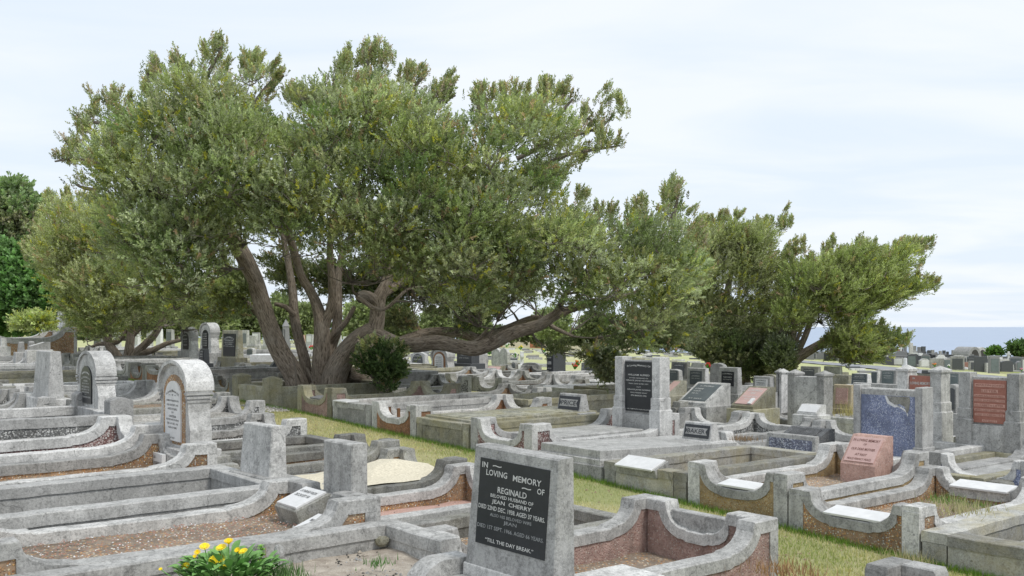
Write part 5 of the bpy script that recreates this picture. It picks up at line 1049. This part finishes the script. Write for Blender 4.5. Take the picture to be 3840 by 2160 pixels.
for i, lp in enumerate(LOW):
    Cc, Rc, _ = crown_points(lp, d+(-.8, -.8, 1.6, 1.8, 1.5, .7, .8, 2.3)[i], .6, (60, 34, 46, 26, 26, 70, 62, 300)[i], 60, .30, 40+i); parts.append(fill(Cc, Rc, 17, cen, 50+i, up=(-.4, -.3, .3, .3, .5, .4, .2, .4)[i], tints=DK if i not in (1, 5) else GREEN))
    if i == 0:
        t2 = Tube(); branches(t2, LB[11], Cc, 7); shift(t2, big); t2.build('branches', M['twig'], big, kind='stuff')
add_crown(big, parts, nl=16, ll=.062, lw=.0115)
# dark shrub growing out under the long limb
sh = empty('shrub', P3(1440, 1500, 18.4), label='dark glossy shrub growing beneath the long low limb', cat='shrub'); SP = [(1335,1330),(1380,1295),(1440,1290),(1500,1300),(1535,1335),(1512,1365),(1522,1405),(1500,1430),(1490,1470),(1455,1500),(1415,1480),(1400,1430),(1360,1425),(1325,1385)]
Cc, Rc, _ = crown_points(SP, 18.4, .5, 85, 60, .14, 61, holes=((1480,1350,28,.8),(1400,1380,22,.8),(1460,1440,22,.7))); tb = Tube()
stm = [limb([(1440, 1500, .03), (1420, 1440, .025), (1380, 1400, .018), (1372, 1370, .01)], 18.3), limb([(1443, 1500, .025), (1450, 1440, .02), (1460, 1380, .01)], 18.4)]
for s_ in stm: tb.add(s_, 6, 0)
branches(tb, np.concatenate(stm), Cc, 3, sides=3); shift(tb, sh); tb.build('stems', M['twig'], sh)
add_crown(sh, [fill(Cc, Rc, 12, np.array(P3(1430, 1420, 18.6)), 62, tints=np.array([(.13,.20,.075), (.19,.26,.10), (.09,.14,.05)]), flower=0, yellow=.01), shoots(SP, 18.2, .6, 60, 64, (.1, 0, 0), .15, .4, per=7)], name='foliage', nl=14, ll=.07, lw=.014)

# ---- the tree uphill
d = 29.0; b_ = P3(470, 1345, d); lt = empty('evergreen_tree', (b_[0], b_[1], gz(b_[0], b_[1])), label='smaller multi stemmed evergreen uphill, behind the far hooded pair', cat='tree'); tr = Tube(); LB = []
for i, rows in enumerate([[(450,1380,.2),(440,1342,.17),(408,1290,.13),(404,1255,.12),(425,1193,.11),(430,1130,.09),(400,1040,.07),(330,960,.05)], [(481,1380,.17),(484,1320,.15),(492,1250,.12),(500,1190,.1),(520,1100,.07),(560,1000,.05)],
    [(500,1380,.17),(508,1330,.15),(535,1300,.12),(580,1255,.11),(612,1193,.1),(640,1130,.08),(700,1050,.05)], [(404,1290,.08),(440,1282,.08),(460,1262,.07),(475,1240,.04)], [(520,1325,.1),(570,1315,.09),(620,1290,.07),(680,1275,.05)],
    [(497,1260,.07),(540,1215,.07),(580,1160,.06),(600,1100,.05)], [(400,1290,.07),(370,1290,.06),(345,1300,.04)], [(415,1220,.06),(360,1140,.06),(300,1060,.05),(230,960,.04)]]):
    L_ = limb(rows, d, .16); LB.append(L_); tr.add(L_, 10, .05, i)
shift(tr, lt); tr.build('trunk', M['bark'], lt)
LP = S4([(50,640),(70,600),(90,560),(108,510),(118,485),(150,495),(172,480),(190,490),(215,490),(250,500),(330,560),(420,680),(560,700),(600,800),(560,850),(500,870),(455,845),(400,840),(350,885),(300,880),(255,895),(195,890),(170,840),(130,780),(95,715),(55,690)])
Cc, Rc, _ = crown_points(LP, d, 2.6, 430, 200, .55, 71); tb = Tube(); branches(tb, np.concatenate(LB), Cc, 8, sides=4); twiglets(tb, Cc, Rc, 300, 9); shift(tb, lt); tb.build('branches', M['twig'], lt)
YG = np.array([(.36,.40,.18), (.43,.45,.25), (.31,.34,.15), (.47,.48,.31)])
add_crown(lt, [fill(Cc, Rc, 19, np.array(P3(400, 1000, d)), 72, tints=YG, yellow=.1, sl=(.2, .36)), shoots(LP, d, 1.5, 60, 73, (-.1, 0, .1))], nl=15, ll=.085, lw=.014)
# creeper at its foot
# ---- the trees toward the sea
d = 28.0; b_ = P3(2945, 1480, d); rt = empty('evergreen_tree', (b_[0], b_[1], gz(b_[0], b_[1])), label='wind bent evergreen leaning toward the sea', cat='tree'); tr = Tube(); LB = []
for i, rows in enumerate([[(2935,1490,.2),(2951,1400,.17),(2975,1360,.15),(3010,1330,.14),(3050,1306,.13),(3104,1275,.11),(3141,1256,.09),(3215,1252,.07),(3300,1262,.05),(3360,1290,.03)], [(3080,1290,.1),(3150,1230,.1),(3220,1180,.09),(3300,1130,.07),(3380,1060,.05),(3460,1030,.03)],
    [(2945,1430,.12),(2960,1330,.11),(2980,1220,.1),(2990,1100,.08),(2980,980,.05)], [(2960,1380,.1),(3020,1260,.09),(3060,1140,.08),(3120,1020,.05),(3150,930,.03)], [(2990,1210,.06),(3080,1130,.06),(3200,1040,.05),(3300,960,.03)],
    [(3100,1276,.06),(3150,1290,.05),(3190,1310,.04),(3170,1350,.025)], [(2985,1290,.05),(3020,1200,.05),(3100,1110,.04),(3180,1080,.03)]]):
    L_ = limb(rows, d, .16); LB.append(L_); tr.add(L_, 10, .05, i)
shift(tr, rt); tr.build('trunk', M['bark'], rt)
RP = S4([(1960,700),(1965,640),(2000,612),(2012,650),(2050,640),(2075,608),(2092,625),(2132,625),(2150,605),(2195,610),(2230,620),(2265,605),(2342,608),(2345,625),(2312,650),(2332,662),(2335,675),(2290,695),(2345,702),(2372,718),(2345,745),(2325,762),(2285,770),(2262,800),(2205,812),(2240,830),(2290,845),(2262,885),(2232,880),(2215,925),(2170,940),(2120,935),(2070,915),(2050,870),(2080,840),(2060,820),(2030,850),(1990,880),(1940,880),(1925,800)])
Cc, Rc, _ = crown_points(RP, d, 2.4, 480, 170, .45, 81, holes=((2960,1080,80,.6),(3200,1100,70,.5))); tb = Tube(); branches(tb, np.concatenate(LB), Cc, 10, sides=4); twiglets(tb, Cc, Rc, 1000, 11); shift(tb, rt); tb.build('branches', M['twig'], rt)
OG = np.array([(.32,.37,.14), (.39,.41,.18), (.43,.45,.24), (.26,.31,.12)])
RL = S4([(2080,835),(2200,812),(2295,848),(2262,890),(2215,928),(2130,938),(2075,905)]); Cr, Rr_, _ = crown_points(RL, d-.5, .9, 130, 70, .36, 85)
add_crown(rt, [fill(Cr, Rr_, 18, np.array(P3(3000, 1250, d)), 86, tints=GREEN*.8, wind=(.2, 0, 0), yellow=.03), fill(Cc, Rc, 19, np.array(P3(3000, 1150, d)), 82, tints=OG, wind=(.35, 0, 0), yellow=.06, sl=(.18, .32)), shoots(RP, d, 1.4, 110, 83, (.35, 0, .05))], nl=15, ll=.08, lw=.013)
d = 29.5; b_ = P3(2690, 1490, d); mt = empty('evergreen_tree', (b_[0], b_[1], gz(b_[0], b_[1])), label='evergreen between the huge tree and the leaning one, dark growth at its foot', cat='tree'); tr = Tube(); LB = []
for i, rows in enumerate([[(2800,1490,.18),(2790,1400,.16),(2760,1300,.14),(2720,1200,.11),(2730,1080,.09),(2760,950,.06)], [(2700,1490,.14),(2680,1400,.13),(2628,1308,.12),(2568,1272,.09),(2500,1240,.06)], [(2795,1420,.1),(2830,1300,.1),(2860,1180,.08),(2880,1040,.06),(2890,920,.04)],
    [(2700,1250,.06),(2660,1170,.06),(2600,1120,.05),(2560,1060,.03)], [(2850,1420,.1),(2880,1340,.09),(2900,1240,.08),(2940,1100,.06),(2930,980,.04)]]):
    L_ = limb(rows, d, .16); LB.append(L_); tr.add(L_, 10, .05, i)
shift(tr, mt); tr.build('trunk', M['bark'], mt)
MP = S4([(1690,640),(1740,580),(1762,560),(1785,548),(1800,560),(1815,540),(1830,555),(1842,535),(1870,540),(1880,560),(1905,550),(1935,552),(1988,552),(1980,580),(1962,605),(1968,640),(1990,640),(1975,700),(1960,780),(1950,860),(1900,890),(1860,900),(1830,880),(1790,900),(1740,900),(1690,880),(1670,760)])
Cc, Rc, _ = crown_points(MP, d, 2.2, 420, 170, .5, 91, holes=((2740,1080,70,.7),(2800,1120,60,.4))); tb = Tube(); branches(tb, np.concatenate(LB), Cc, 12, sides=4); twiglets(tb, Cc, Rc, 600, 13); shift(tb, mt); tb.build('branches', M['twig'], mt)
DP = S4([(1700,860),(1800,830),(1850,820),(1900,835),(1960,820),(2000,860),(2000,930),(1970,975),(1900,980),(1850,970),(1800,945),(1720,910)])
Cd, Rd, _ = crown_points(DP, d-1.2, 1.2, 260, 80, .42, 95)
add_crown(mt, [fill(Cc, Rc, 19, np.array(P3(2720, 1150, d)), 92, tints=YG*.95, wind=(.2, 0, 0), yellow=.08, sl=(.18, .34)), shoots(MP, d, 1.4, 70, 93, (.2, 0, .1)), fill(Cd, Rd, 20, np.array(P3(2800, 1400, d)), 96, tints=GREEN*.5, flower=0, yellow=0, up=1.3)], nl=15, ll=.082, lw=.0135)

# ---- hedge, bushes, far trees
def bush(name, poly, d, thick, n, R, seed, tints, label, cat, per=16, ll=.12, lw=.03, E=80, nl=12, flower=0, yellow=0, up=.4, sl=(.2, .4), stem=True):
    poly = np.array(poly, float); cx = poly[:, 0].mean(); by = poly[:, 1].max(); p = P3(cx, by, d); r = empty(name, (p[0], p[1], gz(p[0], p[1])-.05), label=label, cat=cat)
    Cc, Rc, _ = crown_points(poly, d, thick, n, E, R, seed); 
    add_crown(r, [fill(Cc, Rc, per, np.array(P3(cx, poly[:, 1].mean(), d)), seed+1, tints=tints, flower=flower, yellow=yellow, up=up, sl=sl)], name='foliage' if not stem else 'crown', nl=nl, ll=ll, lw=lw)
    if stem:
        tb = Tube(); h = EYE-(poly[:, 1].mean()-HZ)/FP*d; g = gz(p[0], p[1]); st = np.array([[p[0], d, g-.2, thick*.09], [p[0]+.1, d, (g+h)/2, thick*.07], [p[0], d, h, thick*.04]]); s_ = catmull(st, .3); tb.add(s_, 7, .05)
        branches(tb, s_, Cc[::4], seed, rmin=.02, kmax=.12, sides=3); shift(tb, r); tb.build('trunk', M['bark'], r)
    return r
HG = np.array([(.17,.32,.11), (.22,.38,.14), (.14,.26,.09), (.27,.41,.19)])
bush('hedge', S4([(-60,600),(0,600),(60,615),(110,640),(160,690),(200,740),(235,800),(240,865),(-60,865)]), 36, 2.2, 620, .55, 101, HG, 'bright green clipped hedge at the uphill edge', 'hedge', E=120, ll=.15, lw=.05, per=20, stem=False)
bush('broadleaf_tree', S4([(-90,470),(0,455),(25,430),(60,445),(85,470),(110,500),(120,560),(110,640),(80,700),(40,720),(-90,720)]), 40, 2.6, 330, .7, 103, np.array([(.26,.35,.18), (.32,.41,.23), (.21,.28,.14), (.44,.41,.31)]), 'dark green broadleaf tree with bare twigs above the clipped hedge', 'tree', E=140, ll=.17, lw=.05, per=18)
bush('bush', [(42,1215),(80,1195),(130,1185),(180,1180),(205,1205),(200,1240),(150,1262),(90,1255),(50,1240)], 25.5, .6, 70, .26, 105, np.array([(.50,.56,.24), (.62,.63,.38), (.40,.45,.20)]), 'yellow green bush with pale flowers before the raised red brown surround', 'bush', ll=.07, lw=.02, per=11, flower=.0, yellow=.25, E=40, stem=False)
bush('bush', [(2868,1320),(2930,1250),(2985,1320),(2975,1400),(2960,1470),(2870,1460)], 26.8, .5, 70, .32, 107, GREEN*.55, 'dark upright bush at the foot of the leaning tree', 'bush', ll=.09, lw=.018, per=22, up=1.6, E=50)
FT = np.array([(.25,.29,.15), (.31,.34,.19), (.20,.24,.12)])
FTL = ['round headed', 'tall loose', 'low dark', 'broad airy', 'narrow', 'two topped', 'pale grey green', 'sparse', 'dense olive', 'leaning', 'small tufted', 'wide dark', 'low spreading', 'pointed', 'ragged', 'flat topped', 'small round']
for i, (x0, x1, yt, d) in enumerate(((230,420,1110,84),(380,600,1095,88),(560,760,1085,95),(700,900,1120,105),(860,1030,1105,112),(1000,1120,1090,98),(1090,1220,1130,120),(1280,1420,1130,88),(1400,1560,1120,96),(1560,1700,1150,125),(1690,1850,1160,130),(1980,2160,1150,140),(2150,2330,1165,150),(2330,2560,1170,140),(2540,2760,1180,135),(2740,2960,1190,140))):
    w = x1-x0; yb = HZ+82-(d-80)*.25; q = [(x0, (yt+yb)/2+8), (x0+w*.15, yt+22), (x0+w*.4, yt), (x0+w*.6, yt+10), (x0+w*.85, yt+18), (x1, (yt+yb)/2), (x1-w*.1, yb-18), (x0+w*.6, yb-6), (x0+w*.3, yb-8), (x0+w*.08, yb-16)]
    bush('far_tree', q, d, 3.0, 90, 1.0, 200+i, FT*(.85+.12*(i % 4)), f'{FTL[i]} tree in the far row beyond the lawn, {ordn(i)} from the uphill side', 'tree', per=13, ll=.34, lw=.12, E=40, nl=8, sl=(.5, .9))
bush('hedge', [(300,1212),(900,1208),(1500,1215),(2100,1225),(2700,1238),(2900,1250),(2900,1336),(2700,1330),(2100,1312),(1500,1292),(900,1276),(300,1275)], 156, 2.0, 620, 1.1, 221, FT*.8, 'long dark hedge line closing the lawn at its far side', 'hedge', per=12, ll=.5, lw=.2, E=24, nl=7, sl=(.5, .9), stem=False)
bush('bush', [(3698,1345),(3700,1312),(3730,1308),(3770,1318),(3800,1310),(3850,1305),(3900,1310),(3900,1345)], 98, 2.0, 90, .75, 231, np.array([(.09,.17,.045), (.13,.22,.06)]), 'rounded green bush on the seaward skyline', 'bush', per=14, ll=.3, lw=.12, E=25, nl=8, sl=(.4, .7), stem=False)
bush('tree', [(3780,1330),(3795,1292),(3830,1290),(3870,1296),(3880,1330)], 96, 1.2, 34, .55, 233, np.array([(.09,.16,.055), (.13,.2,.08)]), 'small open topped green tree rising over the skyline bush', 'tree', per=12, ll=.32, lw=.1, E=20, nl=8, sl=(.5, .9))

# ---- marigold clump, seedling, stones in the foreground
def leafblade(mb, p, dirv, L, w, droop=.25, up=None):
    d_ = Vector(dirv).normalized(); s = d_.cross(Vector((0, 0, 1))); s = s.normalized() if s.length > .01 else Vector((1, 0, 0)); V = []; n = 5
    for k in range(n+1):
        t = k/n; c = Vector(p)+d_*L*t-Vector((0, 0, 1))*droop*L*t*t; ww = w*(sin(pi*min(1, t*.9+.08)))**.8*(1 if t < .99 else .05); V += [c-s*ww+Vector((0, 0, ww*.35)), c, c+s*ww+Vector((0, 0, ww*.35))]
    mb.add(V, [(k*3+j, k*3+j+1, k*3+j+4, k*3+j+3) for k in range(n) for j in (0, 1)])
M['mleaf'] = plainm('marigold leaf', (.22,.42,.12), .6, (.13,.28,.07), 30, .4); M['yel'] = plainm('marigold petals', (.95,.80,.03), .6, (.92,.66,.015), 60); M['ora'] = plainm('marigold centre', (.75,.30,.01), .7); M['seedl'] = plainm('seedling leaf', (.25,.50,.07), .5, (.18,.38,.05), 40)
dm = 5.55; mp = P3(850, 2195, dm); mg = empty('marigold_clump', mp, label='clump of yellow marigolds with bright green leaves on the earth bed', cat='flowers'); q = random.Random(4); mb = MB()
for k in range(330):
    a = q.uniform(0, 2*pi); rr = q.random()**.6*.21; p = (cos(a)*rr*1.3, sin(a)*rr*.8, .02+q.uniform(0, .16)*(1-rr*2)); leafblade(mb, p, (cos(a)*(.5+rr*2), sin(a)*(.5+rr*2), q.uniform(.3, 1.3)), q.uniform(.07, .13), q.uniform(.016, .027), q.uniform(.1, .5))
mb.build('leaves', M['mleaf'], mg, smooth=True)
st = Tube(); n_ = 0
for (x, y, w, kind) in ((767,2050,38,0),(830,2054,40,0),(858,2037,34,1),(912,2068,34,0),(741,2075,24,1),(804,2100,40,0),(825,2094,40,0),(829,2132,42,0),(696,2123,32,0),(892,2066,22,1),(731,2090,18,1),(867,2116,18,2),(806,2148,14,2),(602,2134,14,0)):
    hd = dm-.05+q.uniform(-.06, .06); c = Vector(P3(x, y, hd))-Vector(mp); R = w/FP*hd/2*1.05; f = MB(); tz = 2*R*(.15 if kind == 0 else .6)
    hdn = link(bpy.data.objects.new('flower_head', bpy.data.meshes.new('flower_head')), mg); v, fc = [], []
    if kind < 2:
        for ring in range(2):
            for k in range(18):
                a = k/18*2*pi+ring*.17; r0, r1 = R*.28, R*(1.05-ring*.25); dz = R*(.15+ring*.18) if kind == 0 else R*(.7+ring*.1); a0, a1 = a-.13, a+.13
                b = len(v); v += [(cos(a0)*r0, sin(a0)*r0, 0), (cos(a1)*r0, sin(a1)*r0, 0), (cos(a1)*r1*.85, sin(a1)*r1*.85, dz*.9), (cos(a)*r1, sin(a)*r1, dz), (cos(a0)*r1*.85, sin(a0)*r1*.85, dz*.9)]; fc.append((b, b+1, b+2, b+3, b+4))
    b = len(v); v += [(cos(t)*R*.32, sin(t)*R*.32, .001) for t in np.linspace(0, 2*pi, 9)[:-1]]+[(0, 0, R*(.22 if kind < 2 else 1)), (0, 0, -R*.5)]
    fc += [(b+k, b+(k+1) % 8, b+8) for k in range(8)]+[(b+(k+1) % 8, b+k, b+9) for k in range(8)]
    hdn.data.from_pydata(v, [], fc); hdn.data.materials.append(M['yel'] if kind < 2 else M['bud']); hdn.location = c; hdn.rotation_euler = (q.uniform(.3, .75), q.uniform(-.25, .25), 0)
    st.add(catmull([(c.x*.6, c.y*.6, .02, .004), (c.x*.85, c.y*.8, c.z*.6, .0035), (c.x, c.y, c.z-R*.1, .003)], .03), 5, 0)
st.build('stems', M['mleaf'], mg)
sp_ = P3(978, 2150, 5.9); sd = empty('seedling', sp_, label='small bright green weed seedling beside the marigold clump', cat='weed'); mb = MB()
for k in range(130):
    z = q.random()**.8*.17; a = q.uniform(0, 2*pi); rr = .035*(1.1-z*3.5) if z < .2 else .01; rr = max(rr, .018); leafblade(mb, (cos(a)*.004, sin(a)*.004, z), (cos(a), sin(a), .4), rr*1.3, .007, .3)
mb.build('leaves', M['seedl'], sd); MB().box(-.003, .003, -.003, .003, -.05, .17, c=.0005).build('stem', M['seedl'], sd); MB().box(.028, .032, -.002, .002, -.05, .16, c=.0005).build('dry_stalk', M['seed'], sd)
def rock(x, y, w, h, d, label, mat='con_o', sd=0, **k):
    P = P3(x, y, d); r = random.Random(sd); bm = bpy.data.meshes.new('stone'); import bmesh; b = bmesh.new(); bmesh.ops.create_icosphere(b, subdivisions=2, radius=1)
    for v_ in b.verts: n = 1+.22*sin(v_.co.x*3+sd)*cos(v_.co.y*4+sd)+r.uniform(-.1, .1); v_.co = Vector((v_.co.x*w*n/2, v_.co.y*w*.7*n/2, v_.co.z*h*n/2))
    b.to_mesh(bm); b.free(); bm.materials.append(M[mat]); o = link(bpy.data.objects.new('stone', bm)); o.location = (P[0], P[1], P[2]+h*.3); return tag(o, label, 'stone', **k)
rock(1432, 2042, .095, .075, 6.6, 'jagged tan stone against the low wall of the earth bed', 'con_o', 3); rock(1046, 2090, .065, .10, 5.95, 'rough grey stone beside the weed seedling', 'con_l', 5)
pr_ = random.Random(9); mb = MB(); ex, ey = 0, 0
def scatter(name, n, u0, u1, v0, v1, zf, smin, smax, mat, kind='stuff', seed=1, par=None):
    r = random.Random(seed); V = []; Fc = []
    for _ in range(n):
        u, v = r.uniform(u0, u1), r.uniform(v0, v1); X, Y = uv(u, v); Z = zf(X, Y); s = r.uniform(smin, smax); b = len(V); a = r.uniform(0, 6)
        for k in range(4): V.append((X+s*cos(a+k*1.57)*r.uniform(.7, 1.2), Y+s*sin(a+k*1.57)*r.uniform(.7, 1.2), Z))
        V.append((X, Y, Z+s*r.uniform(.5, 1))); Fc += [(b, b+1, b+4), (b+1, b+2, b+4), (b+2, b+3, b+4), (b+3, b, b+4)]
    return mk(name, V, Fc, M[mat], kind=kind)
zE = EYE-1.37-.36+.205
scatter('gravel', 260, 1.2, 3.4, 5.0, 5.75, lambda X, Y: zE, .004, .017, 'con_l', seed=2); scatter('gravel', 420, 1.2, 3.4, 5.0, 5.75, lambda X, Y: zE, .004, .013, 'soil_d', seed=3)
scatter('gravel', 60, 1.2, 3.4, 5.0, 5.75, lambda X, Y: zE, .012, .028, 'dirt', seed=4)
zP = EYE-1.195-.46+.21
scatter('gravel', 700, 1.3, 3.3, 6.1, 7.0, lambda X, Y: zP, .004, .011, 'tan_gr', seed=5); scatter('gravel', 260, 1.3, 3.3, 6.1, 7.0, lambda X, Y: zP, .003, .009, 'white_st', seed=6)
scatter('gravel', 320, 3.8, 5.7, 8.2, 9.1, lambda X, Y: EYE-1.36-.44+.262, .004, .013, 'con_l', seed=7)
scatter('gravel', 500, 7.1, 7.6, 15.3, 16.6, lambda X, Y: gz(X, Y)+.05, .01, .035, 'chips', seed=8)
scatter('gravel', 900, 10.3, 12.8, 7.8, 9.2, lambda X, Y: gz(X, Y)+.02, .008, .03, 'chips', seed=10)
scatter('leaf_litter', 420, 5.95, 7.55, 3, 20, lambda X, Y: gz(X, Y)+.05, .008, .018, 'bud', seed=21)
scatter('leaf_litter', 500, 1.0, 5.8, 5.6, 12, lambda X, Y: gz(X, Y)+.12, .006, .014, 'soil_d', seed=22)
# dry tufts
def tuft(x, y, d, n, h, s, col, label):
    P = P3(x, y, d); X = P[0]+rng.normal(0, s, n); Y = P[1]+rng.normal(0, s, n); hh = rng.uniform(.4, 1, n)*h; a = rng.uniform(0, 6.28, n); w = .004; Z = np.full(n, P[2]); l = rng.uniform(.1, .7, n)*hh
    V = np.stack([np.stack([X-w*np.cos(a), Y-w*np.sin(a), Z], -1), np.stack([X+w*np.cos(a), Y+w*np.sin(a), Z], -1), np.stack([X+l*np.sin(a), Y+l*np.cos(a), Z+hh], -1)], 1).reshape(-1, 3)
    fastmesh('grass_tuft', V, np.arange(n*3).reshape(-1, 3), np.repeat(np.array([col])*rng.uniform(.6, 1.3, (n, 1)), 3, 0), M['blade'], None, kind='stuff')
for a_ in ((3590, 1920, 8.8, 260, .16, .16, (.5, .45, .28), ''), (3545, 1885, 9.3, 120, .12, .08, (.2, .32, .08), ''), (3200, 1560, 15.8, 160, .3, .16, (.5, .42, .2), ''), (3650, 1900, 9.3, 120, .10, .1, (.2, .3, .08), ''), (2790, 1652, 12.7, 160, .1, .1, (.3, .2, .14), ''), (1420, 2120, 5.95, 60, .07, .05, (.15, .28, .1), ''),
           (3400, 2110, 7.7, 200, .12, .1, (.45, .4, .25), ''), (2945, 2150, 6.5, 260, .10, .12, (.42, .25, .15), ''), (1050, 2170, 5.6, 260, .10, .08, (.15, .25, .10), '')): tuft(*a_)
